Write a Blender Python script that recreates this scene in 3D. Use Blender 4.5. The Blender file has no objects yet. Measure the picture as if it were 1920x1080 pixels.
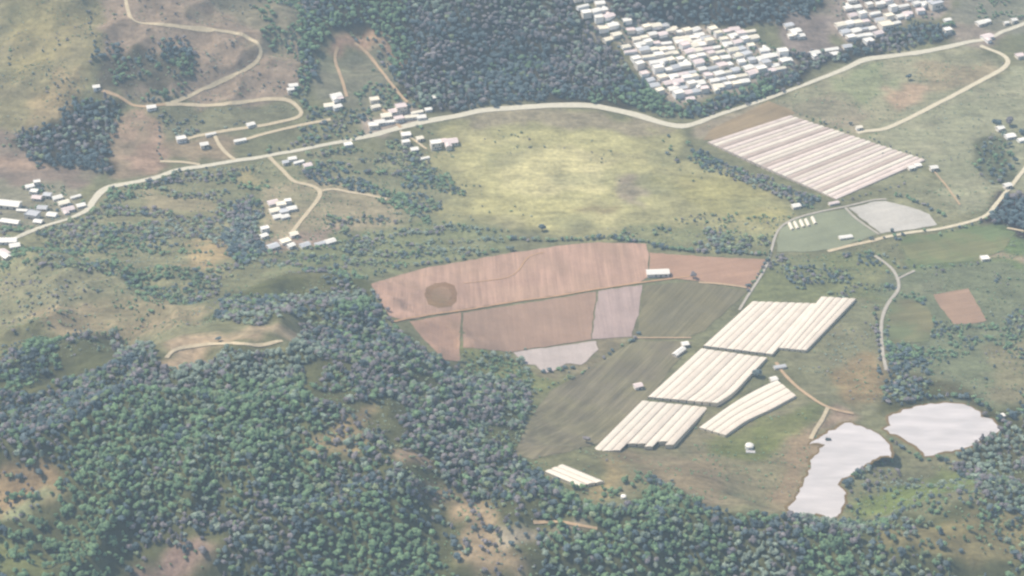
import bpy, bmesh, math, random
import numpy as np
from mathutils import Vector
from mathutils.geometry import delaunay_2d_cdt

random.seed(7)
rng = np.random.default_rng(7)
scene = bpy.context.scene
COL = scene.collection
R = math.radians

# ------------------------------------------------------------------ camera model
W, H = 1920.0, 1080.0
TH = R(33.0); DIST = 2000.0
F = 960.0 / math.tan(R(14.0))
CAM = np.array([0.0, -DIST * math.cos(TH), DIST * math.sin(TH)])
FWD = np.array([0.0, math.cos(TH), -math.sin(TH)])
UP = np.array([0.0, math.sin(TH), math.cos(TH)])
RIGHT = np.array([1.0, 0.0, 0.0])

def rays(p):
    p = np.atleast_2d(np.asarray(p, float))
    d = FWD[None] * F + RIGHT[None] * (p[:, :1] - 960) + UP[None] * (540 - p[:, 1:2])
    return d / np.linalg.norm(d, axis=1, keepdims=True)

def flat(p):
    d = rays(p)
    t = -CAM[2] / d[:, 2]
    return (CAM[None] + d * t[:, None])[:, :2]

# ------------------------------------------------------------------ noise
def _hash(i, j, s):
    n = (i.astype(np.int64) * 374761393 + j.astype(np.int64) * 668265263 + s * 974634777) & 0x7fffffff
    n = ((n ^ (n >> 13)) * 1274126177) & 0x7fffffff
    n = (n ^ (n >> 16)) & 0xffff
    return n / 65535.0

def vnoise(x, y, s=0):
    i = np.floor(x); j = np.floor(y)
    u = x - i; v = y - j
    u = u * u * u * (u * (u * 6 - 15) + 10); v = v * v * v * (v * (v * 6 - 15) + 10)
    a = _hash(i, j, s); b = _hash(i + 1, j, s); c = _hash(i, j + 1, s); d = _hash(i + 1, j + 1, s)
    return (a * (1 - u) + b * u) * (1 - v) + (c * (1 - u) + d * u) * v

def fbm(x, y, s=0, o=4):
    r = 0; a = 0.5; t = 0
    for k in range(o):
        r = r + a * vnoise(x, y, s + k * 17); t += a
        x = x * 2.03 + 11.3; y = y * 2.03 + 5.7; a *= 0.5
    return r / t

def inpoly(x, y, poly):
    poly = np.asarray(poly)
    out = np.zeros(x.shape, bool)
    x0, y0 = poly.min(0); x1, y1 = poly.max(0)
    m = (x >= x0) & (x <= x1) & (y >= y0) & (y <= y1)
    if not m.any():
        return out
    xs = x[m]; ys = y[m]; r = np.zeros(xs.shape, bool)
    n = len(poly)
    for k in range(n):
        ax, ay = poly[k]; bx, by = poly[(k + 1) % n]
        if ay == by:
            continue
        c = ((ay > ys) != (by > ys)) & (xs < (bx - ax) * (ys - ay) / (by - ay) + ax)
        r ^= c
    out[m] = r
    return out

def polydist(x, y, poly):
    d = np.full(x.shape, 1e9)
    n = len(poly)
    for k in range(n):
        ax, ay = poly[k]; bx, by = poly[(k + 1) % n]
        ex, ey = bx - ax, by - ay
        t = np.clip(((x - ax) * ex + (y - ay) * ey) / (ex * ex + ey * ey + 1e-9), 0, 1)
        d = np.minimum(d, np.hypot(x - ax - t * ex, y - ay - t * ey))
    d[inpoly(x, y, poly)] = 0
    return d

def smooth(a, b, x):
    t = np.clip((x - a) / (b - a), 0, 1)
    return t * t * (3 - 2 * t)

# ------------------------------------------------------------------ terrain
def bump(px, py, hgt, sx, sy, ang=0):
    c = flat([(px, py)])[0]
    return (c[0], c[1], hgt, sx, sy, R(ang))
BUMPS = [
    bump(330, 930, 62, 190, 150, 8), bump(60, 1100, 60, 260, 160, 0), bump(650, 820, 30, 90, 110, 0),
    bump(640, 660, 16, 70, 70, 0), bump(960, 1080, 34, 130, 75, 0), bump(1850, 1050, 40, 210, 68, 8),
    bump(1450, 1190, 40, 230, 72, 0), bump(-100, 600, 36, 190, 110, 0), bump(200, 560, 8, 110, 60, 0),
    bump(850, 10, 58, 200, 170, 0), bump(560, -150, 60, 300, 250, 0), bump(80, 60, 60, 170, 190, 0),
    bump(380, 70, 34, 120, 130, 0), bump(-200, -300, 110, 400, 380, 0), bump(1300, -80, 55, 190, 130, 0),
    bump(1000, -330, 110, 700, 350, 0), bump(1900, -330, 60, 500, 260, 0),
]
POND_PX = [
    [(1590,793),(1615,800),(1640,808),(1660,825),(1668,840),(1672,855),(1652,857),(1635,862),(1622,870),(1610,878),(1590,895),(1580,899),(1568,907),(1575,914),(1585,925),(1583,940),(1578,952),(1570,965),(1558,976),(1545,967),(1533,962),(1518,968),(1500,966),(1480,957),(1488,940),(1500,920),(1510,895),(1520,880),(1520,865),(1530,850),(1545,835),(1535,831),(1520,833),(1530,824),(1555,810)],
    [(1665,780),(1690,770),(1720,761),(1745,757),(1775,755),(1800,755),(1822,763),(1836,771),(1840,780),(1860,788),(1872,799),(1874,808),(1855,818),(1830,832),(1805,840),(1780,846),(1757,850),(1735,855),(1724,845),(1712,833),(1690,822),(1672,812),(1657,804),(1667,797)],
]
POND_W = [flat(p) for p in POND_PX]
POND_Z = []

FLATS = [tuple(flat([p[:2]])[0]) + (p[2],) for p in ((1075, 900, 75), (1150, 830, 70), (1540, 960, 80), (1560, 1010, 70))]

def base_h(x, y):
    z = np.zeros(np.shape(x))
    for cx, cy, hg, sx, sy, a in BUMPS:
        dx = x - cx; dy = y - cy
        u = dx * math.cos(a) + dy * math.sin(a); v = -dx * math.sin(a) + dy * math.cos(a)
        z = z + hg * np.exp(-0.5 * ((u / sx) ** 2 + (v / sy) ** 2))
    k = smooth(14, 46, z)
    for fx, fy, fr in FLATS:      # level ground under the greenhouses and the lower pond shore
        k = k * (1 - np.exp(-((x - fx) ** 2 + (y - fy) ** 2) / fr ** 2))
    rg = 1 - np.abs(2 * fbm(x / 120.0 + 3.1, y / 120.0 + 7.7, 3, 3) - 1)
    z = z + k * (rg - 0.75) * 40 + k * (fbm(x / 30.0, y / 30.0, 9, 2) - 0.5) * 6
    z = z + (fbm(x / 120.0, y / 120.0, 21, 2) - 0.5) * 2.5
    z = z + (0.25 + k) * (fbm(x / 11.0, y / 7.0, 27, 2) - 0.5) * 1.7
    far = smooth(1100, 3000, np.hypot(x, y))
    z = z + far * 260 * fbm(x / 900.0, y / 900.0, 31, 4)
    return z

for k, p in enumerate(POND_W):
    z = 0.0
    for _ in range(3):      # settle the water level and the outline together
        c = POND_W[k].mean(0)
        z = float(base_h(np.array([c[0]]), np.array([c[1]]))[0]) - 0.5
        d = rays(POND_PX[k]); t = (z + 0.35 - CAM[2]) / d[:, 2]
        POND_W[k] = (CAM[None] + d * t[:, None])[:, :2]
    POND_Z.append(z)

PAD_PX = [(1056,870),(1133,902),(1084,918),(1021,886)]      # level pad of the small greenhouse
_c = flat([(1075, 893)])[0]
PAD_Z = float(base_h(np.array([_c[0]]), np.array([_c[1]]))[0])
for _ in range(4):
    _d = rays(PAD_PX); _t = (PAD_Z - CAM[2]) / _d[:, 2]; PAD_W = (CAM[None] + _d * _t[:, None])[:, :2]
    _c = PAD_W.mean(0); PAD_Z = float(base_h(np.array([_c[0]]), np.array([_c[1]]))[0])

def height_exact(x, y):
    x = np.asarray(x, float); y = np.asarray(y, float)
    z = base_h(x, y)
    for p, pz, w0, w1 in [(a, b, 16, 80) for a, b in zip(POND_W, POND_Z)] + [(PAD_W, PAD_Z, 8, 55)]:
        lo = p.min(0) - 90; hi = p.max(0) + 90
        m = (x > lo[0]) & (x < hi[0]) & (y > lo[1]) & (y < hi[1])
        if m.any():
            d = polydist(x[m], y[m], p)
            w = 1 - smooth(w0, w1, d)
            zz = z[m]
            z[m] = zz * (1 - w) + pz * w
    return z

def axis(a, b, step, far):
    inner = np.arange(a, b + step * .5, step)
    out = []; d = step
    v = inner[-1]
    while v < far:
        d = min(d * 1.13, 140); v += d; out.append(v)
    outn = []; d = step; v = inner[0]
    while v > -far:
        d = min(d * 1.13, 140); v -= d; outn.append(v)
    return np.r_[outn[::-1], inner, out]
AX = axis(-720, 720, 2.5, 3400); AY = axis(-500, 740, 2.5, 3400)
_X, _Y = np.meshgrid(AX, AY, indexing='ij')
AZ = height_exact(_X.ravel(), _Y.ravel()).reshape(_X.shape)
def height(x, y):
    """height of the ground sheet (bilinear between its vertices)"""
    x = np.asarray(x, float); y = np.asarray(y, float)
    i = np.clip(np.searchsorted(AX, x) - 1, 0, len(AX) - 2); j = np.clip(np.searchsorted(AY, y) - 1, 0, len(AY) - 2)
    u = np.clip((x - AX[i]) / (AX[i + 1] - AX[i]), 0, 1); v = np.clip((y - AY[j]) / (AY[j + 1] - AY[j]), 0, 1)
    return (AZ[i, j] * (1 - u) + AZ[i + 1, j] * u) * (1 - v) + (AZ[i, j + 1] * (1 - u) + AZ[i + 1, j + 1] * u) * v

def P(p):
    """photo pixels -> points on the terrain"""
    d = rays(p)
    n = len(d)
    zs = np.linspace(190, -25, 260)
    hit = np.full(n, -1.0); prev = (CAM[2] - zs[0]) / -d[:, 2]
    done = np.zeros(n, bool); lo = prev.copy(); hi = prev.copy()
    for z in zs[1:]:
        t = (CAM[2] - z) / -d[:, 2]
        q = CAM[None] + d * t[:, None]
        b = (q[:, 2] <= height(q[:, 0], q[:, 1])) & ~done
        lo[b] = prev[b]; hi[b] = t[b]; done |= b
        prev = t
    hi[~done] = prev[~done]; lo[~done] = prev[~done]
    for _ in range(14):
        m = 0.5 * (lo + hi)
        q = CAM[None] + d * m[:, None]
        b = q[:, 2] <= height(q[:, 0], q[:, 1])
        hi = np.where(b, m, hi); lo = np.where(b, lo, m)
    q = CAM[None] + d * hi[:, None]
    q[:, 2] = height(q[:, 0], q[:, 1])
    return q

def P1(px, py):
    return P([(px, py)])[0]

def wdir(px, py, dx, dy):
    a = P([(px, py), (px + dx, py + dy)])
    return math.atan2(a[1][1] - a[0][1], a[1][0] - a[0][0])

# ------------------------------------------------------------------ colour
AIR = np.array([0.088, 0.118, 0.140]); GAIN = np.array([1.34, 1.40, 1.52])
def lin(c):
    c = np.asarray(c, float) / 255.0
    return np.where(c <= 0.04045, c / 12.92, ((c + 0.055) / 1.055) ** 2.4)
def alb(*c):
    """surface colour of a thing from its tone in the hazy daylight"""
    return np.clip((lin(c) - AIR) / GAIN, 0.012, 0.86)
def galb(*c):
    c = np.asarray(c, float); m = c.mean(); c = np.minimum((m + (c - m) * 0.62) * 1.05 + 5, 250)
    return alb(*c)
def c4(c):
    return (float(c[0]), float(c[1]), float(c[2]), 1.0)

# ------------------------------------------------------------------ materials
class NT:
    def __init__(s, name):
        s.m = bpy.data.materials.new(name); s.m.use_nodes = True
        s.t = s.m.node_tree; s.t.nodes.clear()
        s.out = s.n('ShaderNodeOutputMaterial')
    def n(s, typ, **kw):
        nd = s.t.nodes.new(typ)
        for k, v in kw.items():
            setattr(nd, k, v)
        return nd
    def l(s, a, b):
        s.t.links.new(a, b)
    def noise(s, vec, scale, detail=3, rough=0.55):
        nd = s.n('ShaderNodeTexNoise'); nd.inputs['Scale'].default_value = scale
        nd.inputs['Detail'].default_value = detail; nd.inputs['Roughness'].default_value = rough
        s.l(vec, nd.inputs['Vector']); return nd.outputs['Fac']
    def ramp(s, fac, lo, hi, a, b):
        nd = s.n('ShaderNodeMapRange'); s.l(fac, nd.inputs[0])
        for i, v in enumerate((lo, hi, a, b)):
            nd.inputs[1 + i].default_value = v
        return nd.outputs[0]
    def mul(s, col, fac):
        nd = s.n('ShaderNodeVectorMath', operation='SCALE')
        s.l(col, nd.inputs[0]); s.l(fac, nd.inputs['Scale']); return nd.outputs[0]
    def math(s, op, a, b):
        nd = s.n('ShaderNodeMath', operation=op)
        for i, v in enumerate((a, b)):
            if hasattr(v, 'links') or hasattr(v, 'is_linked'):
                s.l(v, nd.inputs[i])
            else:
                nd.inputs[i].default_value = v
        return nd.outputs[0]
    def mix(s, fac, a, b):
        nd = s.n('ShaderNodeMix', data_type='RGBA')
        s.l(fac, nd.inputs[0])
        for i, v in ((6, a), (7, b)):
            if isinstance(v, tuple):
                nd.inputs[i].default_value = v
            else:
                s.l(v, nd.inputs[i])
        return nd.outputs[2]
    def rgb(s, c):
        nd = s.n('ShaderNodeRGB'); nd.outputs[0].default_value = c4(c); return nd.outputs[0]
    def finish(s, col, rough=0.9, spec=0.15, bump=None, bstr=0.5, bdist=0.5):
        b = s.n('ShaderNodeBsdfPrincipled')
        s.l(col, b.inputs['Base Color'])
        b.inputs['Roughness'].default_value = rough
        b.inputs['Specular IOR Level'].default_value = spec
        if bump is not None:
            bn = s.n('ShaderNodeBump'); bn.inputs['Strength'].default_value = bstr
            bn.inputs['Distance'].default_value = bdist
            s.l(bump, bn.inputs['Height']); s.l(bn.outputs[0], b.inputs['Normal'])
        s.l(b.outputs[0], s.out.inputs['Surface']); return s.m

def ground_mat():
    s = NT('ground'); g = s.n('ShaderNodeNewGeometry').outputs['Position']
    a = s.n('ShaderNodeAttribute'); a.attribute_name = 'tone'
    n1 = s.noise(g, 0.035, 5, 0.62); n2 = s.noise(g, 0.22, 4, 0.65); n3 = s.noise(g, 0.9, 2)
    mp = s.n('ShaderNodeMapping'); s.l(g, mp.inputs[0]); mp.inputs['Scale'].default_value = (0.045, 0.14, 0.1)
    mp.inputs['Rotation'].default_value = (0, 0, 0.12)
    n4 = s.noise(mp.outputs[0], 1.0, 4, 0.6)
    v = s.math('MULTIPLY', s.ramp(n1, 0.3, 0.7, 0.74, 1.24), s.ramp(n2, 0.3, 0.7, 0.76, 1.24))
    v = s.math('MULTIPLY', v, s.ramp(n4, 0.3, 0.7, 0.78, 1.22))
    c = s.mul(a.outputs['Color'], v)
    dk = s.ramp(n3, 0.55, 0.75, 0, 0.45)
    c2 = s.mul(c, s.math('ADD', s.ramp(n2, 0.3, 0.7, 0.55, 0.75), 0.0))
    c = s.mix(dk, c, c2)
    return s.finish(c, 0.95, 0.1, n2, 0.6, 1.2)

def field_mat(name, col, ang=0, period=6.0, amp=0.12, patch=0.18, col2=None, sx=0.25):
    s = NT(name); g = s.n('ShaderNodeNewGeometry').outputs['Position']
    mp = s.n('ShaderNodeMapping', vector_type='POINT'); s.l(g, mp.inputs[0]); mp.inputs['Rotation'].default_value = (0, 0, -ang)
    m2 = s.n('ShaderNodeMapping'); s.l(mp.outputs[0], m2.inputs[0]); m2.inputs['Scale'].default_value = (0.012, 1.0 / period, 0.1)
    st = s.noise(m2.outputs[0], 1.0, 2, 0.5)
    m3 = s.n('ShaderNodeMapping'); s.l(mp.outputs[0], m3.inputs[0]); m3.inputs['Scale'].default_value = (0.02, 0.9, 0.1)
    st2 = s.noise(m3.outputs[0], 1.0, 1, 0.5)
    n1 = s.noise(g, 0.03, 4, 0.6); n2 = s.noise(g, 0.5, 3, 0.6)
    v = s.math('MULTIPLY', s.ramp(st, 0.3, 0.7, 1 - amp, 1 + amp), s.ramp(n1, 0.3, 0.7, 1 - patch, 1 + patch))
    v = s.math('MULTIPLY', v, s.ramp(n2, 0.3, 0.7, 0.92, 1.08))
    v = s.math('MULTIPLY', v, s.ramp(st2, 0.3, 0.7, 1 - amp * .7, 1 + amp * .7))
    c = s.rgb(col)
    if col2 is not None:
        c = s.mix(s.ramp(s.noise(g, 0.022, 3, 0.6), 0.42, 0.6, 0, 1), c, s.rgb(col2))
    return s.finish(s.mul(c, v), 0.95, 0.1, n2, 0.4, 0.6)

def plain_mat(name, col, var=0.1, scale=0.4, rough=0.8, spec=0.2, rnd=0.0):
    s = NT(name); g = s.n('ShaderNodeNewGeometry').outputs['Position']
    v = s.ramp(s.noise(g, scale, 4, 0.6), 0.3, 0.7, 1 - var, 1 + var)
    if rnd:
        o = s.n('ShaderNodeObjectInfo').outputs['Random']
        v = s.math('MULTIPLY', v, s.ramp(o, 0, 1, 1 - rnd, 1 + rnd * 0.6))
    return s.finish(s.mul(s.rgb(col), v), rough, spec)

def leaf_mat(name, col, col2):
    s = NT(name)
    tc = s.n('ShaderNodeTexCoord').outputs['Object']
    o = s.n('ShaderNodeObjectInfo').outputs['Random']
    c = s.mix(s.ramp(o, 0.1, 0.9, 0, 1), s.rgb(col), s.rgb(col2))
    v = s.math('MULTIPLY', s.ramp(s.noise(tc, 0.55, 3, 0.6), 0.3, 0.7, 0.7, 1.3),
               s.ramp(s.math('FRACT', s.math('MULTIPLY', o, 17.3), 0), 0, 1, 0.76, 1.22))
    c = s.mul(c, v)
    b = s.n('ShaderNodeBsdfPrincipled'); s.l(c, b.inputs['Base Color'])
    b.inputs['Roughness'].default_value = 0.75; b.inputs['Specular IOR Level'].default_value = 0.2
    t = s.n('ShaderNodeBsdfTranslucent'); s.l(c, t.inputs[0])
    mx = s.n('ShaderNodeMixShader'); mx.inputs[0].default_value = 0.38
    s.l(b.outputs[0], mx.inputs[1]); s.l(t.outputs[0], mx.inputs[2]); s.l(mx.outputs[0], s.out.inputs['Surface'])
    return s.m

def water_mat():
    s = NT('pale_water'); g = s.n('ShaderNodeNewGeometry').outputs['Position']
    mp = s.n('ShaderNodeMapping'); s.l(g, mp.inputs[0]); mp.inputs['Scale'].default_value = (0.03, 0.12, 0.1); mp.inputs['Rotation'].default_value = (0, 0, 0.35)
    n = s.noise(mp.outputs[0], 1.0, 3, 0.5)
    c = s.mix(s.ramp(n, 0.35, 0.7, 0, 1), (0.47, 0.42, 0.385, 1), (0.60, 0.53, 0.485, 1))  # pale base colour, two tones mixed in slanting streaks
    w = s.noise(g, 0.8, 2)
    return s.finish(c, 0.22, 0.5, w, 0.12, 0.15)

M = {}
M['ground'] = ground_mat()
M['water'] = water_mat()
M['road'] = plain_mat('pale_concrete_road', alb(236, 232, 216), 0.1, 0.25)
M['cream_road'] = plain_mat('cream_gravel_road', alb(238, 230, 208), 0.1, 0.25)
M['dirt'] = plain_mat('dirt_track', alb(214, 192, 168), 0.14, 0.2)
M['dirt_pale'] = plain_mat('pale_dirt_track', alb(226, 214, 190), 0.14, 0.2)
M['sand_path'] = plain_mat('sandy_path', alb(214, 182, 156), 0.14, 0.2)
M['grey_track'] = plain_mat('grey_track', alb(204, 201, 194), 0.14, 0.2)
M['bark'] = plain_mat('bark', (0.12, 0.09, 0.07), 0.2, 2.0)
M['wall_white'] = plain_mat('white_wall', (0.80, 0.75, 0.69), 0.06, 0.5)
M['wall_cream'] = plain_mat('cream_wall', (0.74, 0.65, 0.54), 0.06, 0.5)
M['roof_white'] = plain_mat('white_roof', (0.82, 0.75, 0.64), 0.07, 0.5, 0.6, 0.3, 0.08)
M['roof_cream'] = plain_mat('cream_roof', (0.80, 0.70, 0.53), 0.08, 0.5, 0.7, 0.2, 0.1)
M['roof_pink'] = plain_mat('pinkish_roof', (0.72, 0.58, 0.52), 0.1, 0.5, 0.7, 0.2, 0.1)
M['roof_grey'] = plain_mat('grey_roof', (0.52, 0.50, 0.48), 0.12, 0.5, 0.6, 0.3, 0.12)
M['door'] = plain_mat('dark_opening', (0.05, 0.045, 0.04), 0.1)
M['plastic'] = plain_mat('greenhouse_plastic', (0.74, 0.63, 0.49), 0.06, 0.08, 0.5, 0.3, 0.03)
M['plastic2'] = plain_mat('aged_greenhouse_plastic', (0.66, 0.55, 0.43), 0.09, 0.08, 0.5, 0.3, 0.06)
M['plastic_pink'] = plain_mat('dusty_pink_plastic', (0.66, 0.53, 0.44), 0.12, 0.1, 0.6, 0.25, 0.08)
M['plastic_dust'] = plain_mat('dusty_brown_plastic', (0.46, 0.35, 0.28), 0.12, 0.1, 0.6, 0.25, 0.08)
M['plastic_white'] = plain_mat('white_plastic', (0.74, 0.64, 0.50), 0.06, 0.1, 0.5, 0.3, 0.03)
M['roof_seam'] = plain_mat('roof_seam', (0.52, 0.42, 0.32), 0.15, 0.2)
M['gutter'] = plain_mat('gutter', (0.40, 0.31, 0.24), 0.15, 0.2)
M['metal_white'] = plain_mat('white_metal', (0.75, 0.73, 0.70), 0.05, 1.0, 0.4, 0.4)
M['mud'] = plain_mat('mud', alb(150, 140, 122), 0.25, 0.3)
M['stone'] = plain_mat('pale_rock', alb(205, 192, 176), 0.2, 0.3)

# ------------------------------------------------------------------ object helpers
def tag(o, label=None, cat=None, group=None, kind=None):
    if label: o['label'] = label
    if cat: o['category'] = cat
    if group: o['group'] = group
    if kind: o['kind'] = kind
    return o

def mesh_obj(name, verts, faces, mat, parent=None, smooth_=False, link=True):
    me = bpy.data.meshes.new(name)
    me.from_pydata([tuple(map(float, v)) for v in verts], [], [tuple(map(int, f)) for f in faces])
    me.materials.append(mat)
    if smooth_:
        me.polygons.foreach_set('use_smooth', [True] * len(me.polygons))
    me.update()
    o = bpy.data.objects.new(name, me)
    if link: COL.objects.link(o)
    if parent is not None: o.parent = parent
    return o

def empty(name, loc, rz=0.0):
    o = bpy.data.objects.new(name, None); COL.objects.link(o)
    o.location = [float(v) for v in loc]; o.rotation_euler = (0, 0, rz); o.empty_display_size = 1.0
    return o

def catmull(p, step=3.0):
    p = np.asarray(p, float)
    q = np.vstack([2 * p[0] - p[1], p, 2 * p[-1] - p[-2]])
    out = []
    for i in range(1, len(q) - 2):
        n = max(1, int(np.linalg.norm(q[i + 1] - q[i]) / step))
        for k in range(n):
            t = k / n
            out.append(0.5 * ((2 * q[i]) + (-q[i - 1] + q[i + 1]) * t + (2 * q[i - 1] - 5 * q[i] + 4 * q[i + 1] - q[i + 2]) * t * t
                              + (-q[i - 1] + 3 * q[i] - 3 * q[i + 1] + q[i + 2]) * t ** 3))
    out.append(q[-2])
    return np.array(out)

# raster of places where no tree may stand
GX0, GY0, GS = -780.0, -540.0, 2.0
GNX, GNY = 790, 680
blocked = np.zeros((GNX, GNY), bool)
_gx, _gy = np.meshgrid(GX0 + (np.arange(GNX) + .5) * GS, GY0 + (np.arange(GNY) + .5) * GS, indexing='ij')
def block_disc(x, y, r):
    i0, i1 = int((x - r - GX0) / GS), int((x + r - GX0) / GS) + 1
    j0, j1 = int((y - r - GY0) / GS), int((y + r - GY0) / GS) + 1
    i0 = max(i0, 0); j0 = max(j0, 0)
    if i1 <= 0 or j1 <= 0 or i0 >= GNX or j0 >= GNY: return
    s = np.s_[i0:i1, j0:j1]
    blocked[s] |= np.hypot(_gx[s] - x, _gy[s] - y) < r
def block_poly(w):
    blocked[inpoly(_gx, _gy, np.asarray(w)[:, :2])] = True
def is_blocked(x, y):
    i = ((np.asarray(x) - GX0) / GS).astype(int); j = ((np.asarray(y) - GY0) / GS).astype(int)
    ok = (i >= 0) & (j >= 0) & (i < GNX) & (j < GNY)
    r = np.zeros(np.shape(x), bool)
    r[ok] = blocked[i[ok], j[ok]]
    return r

_road_lift = [0.48]
def road(name, px, width, mat, label=None, block=True, rag=0.35, widths=None):
    q = P(catmull(px, 6.0))[:, :2]
    # resample evenly in the world and relax
    seg = np.r_[0, np.cumsum(np.linalg.norm(np.diff(q, axis=0), axis=1))]
    n = max(4, int(seg[-1] / 4.0))
    s = np.linspace(0, seg[-1], n)
    q = np.c_[np.interp(s, seg, q[:, 0]), np.interp(s, seg, q[:, 1])]
    for _ in range(3):
        q[1:-1] = 0.5 * q[1:-1] + 0.25 * (q[:-2] + q[2:])
    t = np.gradient(q, axis=0); t /= np.linalg.norm(t, axis=1, keepdims=True) + 1e-9
    nr = np.c_[-t[:, 1], t[:, 0]]
    _road_lift[0] += 0.008
    lift = _road_lift[0]
    V = []; Fc = []
    K = 5
    w0 = width
    if widths:
        wp = P([w[:2] for w in widths])[:, :2]
        ws = [s[np.argmin(np.hypot(q[:, 0] - a[0], q[:, 1] - a[1]))] for a in wp]
        wide = np.interp(s, ws, [w[2] for w in widths])
    for i in range(n):
        width = wide[i] if widths else w0
        wl = width / 2 * (1 + rag * (vnoise(np.array([s[i] / 14.0]), np.array([1.5]), 5)[0] - .5))
        wr = width / 2 * (1 + rag * (vnoise(np.array([s[i] / 14.0]), np.array([7.5]), 6)[0] - .5))
        for k in range(K):
            u = k / (K - 1)
            c = q[i] + nr[i] * (wl * (1 - u) - wr * u)
            V.append([c[0], c[1], 0])
    V = np.array(V); V[:, 2] = height(V[:, 0], V[:, 1]) + lift
    for i in range(n - 1):
        for k in range(K - 1):
            a = i * K + k
            Fc.append((a, a + 1, a + K + 1, a + K))
    o = mesh_obj(name, V, Fc, mat)
    tag(o, label, None, None, 'structure')
    if block:
        for c in q[::1]:
            block_disc(c[0], c[1], width / 2 + 1.5)
    return o

def drape(name, px, mat, lift=0.25, cell=3.0, flatz=None, label=None, block=True, jag=0.0, world=None):
    if world is None:
        pts = []
        p = np.asarray(px, float)
        for k in range(len(p)):
            a, b = p[k], p[(k + 1) % len(p)]
            m = max(1, int(np.linalg.norm(b - a) / 8))
            for i in range(m):
                pts.append(a + (b - a) * i / m)
        w = P(pts)[:, :2]
    else:
        w = np.asarray(world)
    if jag:
        w = w + (np.c_[vnoise(w[:, 0] / 6, w[:, 1] / 6, 41), vnoise(w[:, 0] / 6, w[:, 1] / 6, 42)] - .5) * jag
    if block: block_poly(w)
    lo = w.min(0); hi = w.max(0)
    gx, gy = np.meshgrid(np.arange(lo[0] + cell / 2, hi[0], cell), np.arange(lo[1] + cell / 2, hi[1], cell))
    gx = gx.ravel(); gy = gy.ravel()
    m = inpoly(gx, gy, w) & (polydistedge(gx, gy, w) > cell * 0.4)
    pts = [Vector(v) for v in w] + [Vector((a, b)) for a, b in zip(gx[m], gy[m])]
    n = len(w)
    vs, es, fs, *_ = delaunay_2d_cdt(pts, [(i, (i + 1) % n) for i in range(n)], [], 1, 1e-4)
    v = np.array([(a.x, a.y) for a in vs])
    z = np.full(len(v), flatz) if flatz is not None else height(v[:, 0], v[:, 1]) + lift
    faces = []
    for f in fs:
        a, b, c = (v[f[0]], v[f[1]], v[f[2]])
        cr = (b[0] - a[0]) * (c[1] - a[1]) - (b[1] - a[1]) * (c[0] - a[0])
        faces.append(tuple(f) if cr > 0 else tuple(reversed(f)))
    o = mesh_obj(name, np.c_[v, z], faces, mat)
    tag(o, label, None, None, 'structure')
    return o

def polydistedge(x, y, poly):
    d = np.full(x.shape, 1e9); n = len(poly)
    for k in range(n):
        ax, ay = poly[k]; bx, by = poly[(k + 1) % n]
        ex, ey = bx - ax, by - ay
        t = np.clip(((x - ax) * ex + (y - ay) * ey) / (ex * ex + ey * ey + 1e-9), 0, 1)
        d = np.minimum(d, np.hypot(x - ax - t * ex, y - ay - t * ey))
    return d

# ------------------------------------------------------------------ zones of vegetation on the ground (surface colour)
FOREST_NEAR = [(-300,640),(0,690),(60,640),(150,628),(210,622),(290,650),(310,682),(420,665),(545,655),(565,615),(610,590),(690,560),(715,600),(760,635),(800,660),(850,692),(905,705),(965,715),(1000,735),(985,790),(975,840),(985,872),(1020,892),(1050,915),(1090,940),(1160,955),(1230,915),(1290,938),(1370,965),(1440,962),(1482,970),(1600,975),(1720,962),(1920,950),(2300,950),(2300,1500),(-300,1500)]
FOREST_FAR = [(560,-300),(1060,-300),(1080,20),(1120,55),(1160,110),(1190,140),(1230,178),(1270,200),(1330,190),(1400,165),(1480,135),(1500,150),(1440,176),(1380,197),(1330,214),(1288,226),(1240,220),(1150,196),(1050,188),(960,194),(860,207),(800,205),(765,180),(735,140),(720,70),(680,50),(620,60),(600,110),(580,150),(560,100)]
FOREST_TOP = [(1110,-300),(1560,-300),(1540,20),(1500,40),(1440,52),(1380,50),(1290,50),(1200,46),(1150,25),(1120,0)]
FOREST_BELT = [(1470,105),(1530,95),(1600,85),(1650,68),(1700,55),(1740,42),(1790,45),(1790,72),(1720,90),(1640,103),(1560,125),(1500,145),(1420,170),(1410,150)]
GROVE_A = [(185,120),(230,90),(290,85),(350,78),(365,120),(350,160),(310,190),(240,165),(190,165)]
GROVE_B = [(130,185),(215,180),(225,215),(205,260),(212,325),(130,320),(70,315),(30,270),(25,245),(110,235)]
GROVE_C = [(1860,385),(1885,370),(1940,360),(1940,440),(1890,428),(1850,415)]
GROVE_D = [(1835,270),(1860,248),(1900,255),(1912,300),(1890,340),(1860,350),(1830,325),(1822,300)]
SCRUB_L = [(0,430),(160,405),(215,355),(330,325),(470,305),(500,330),(490,440),(500,480),(430,520),(340,580),(220,520),(0,520)]
RIVER_TREES = [(440,380),(475,360),(480,420),(500,470),(470,500),(430,490),(420,450)]
HILL_EDGE = [(440,560),(520,520),(620,500),(690,520),(690,560),(620,580),(560,600),(480,610),(400,600)]
SCRUB_M = [(540,290),(640,280),(740,262),(800,300),(850,340),(880,372),(800,400),(720,372),(640,345),(570,335)]
SCRUB_M2 = [(600,400),(760,400),(840,420),(950,440),(930,470),(800,490),(700,510),(600,500),(490,505),(470,470),(640,462)]
SCRUB_R = [(1455,480),(1550,480),(1640,470),(1690,520),(1690,600),(1650,640),(1600,560),(1540,550),(1420,555)]
SCRUB_R2 = [(1690,520),(1760,600),(1860,610),(1930,560),(1930,700),(1850,640),(1760,690),(1700,740),(1660,700),(1655,600)]
WOOD_R = [(1655,690),(1720,690),(1790,720),(1840,735),(1870,770),(1930,760),(1930,960),(1850,955),(1780,860),(1880,810),(1840,770),(1800,750),(1740,752),(1680,768),(1650,775)]
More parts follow.
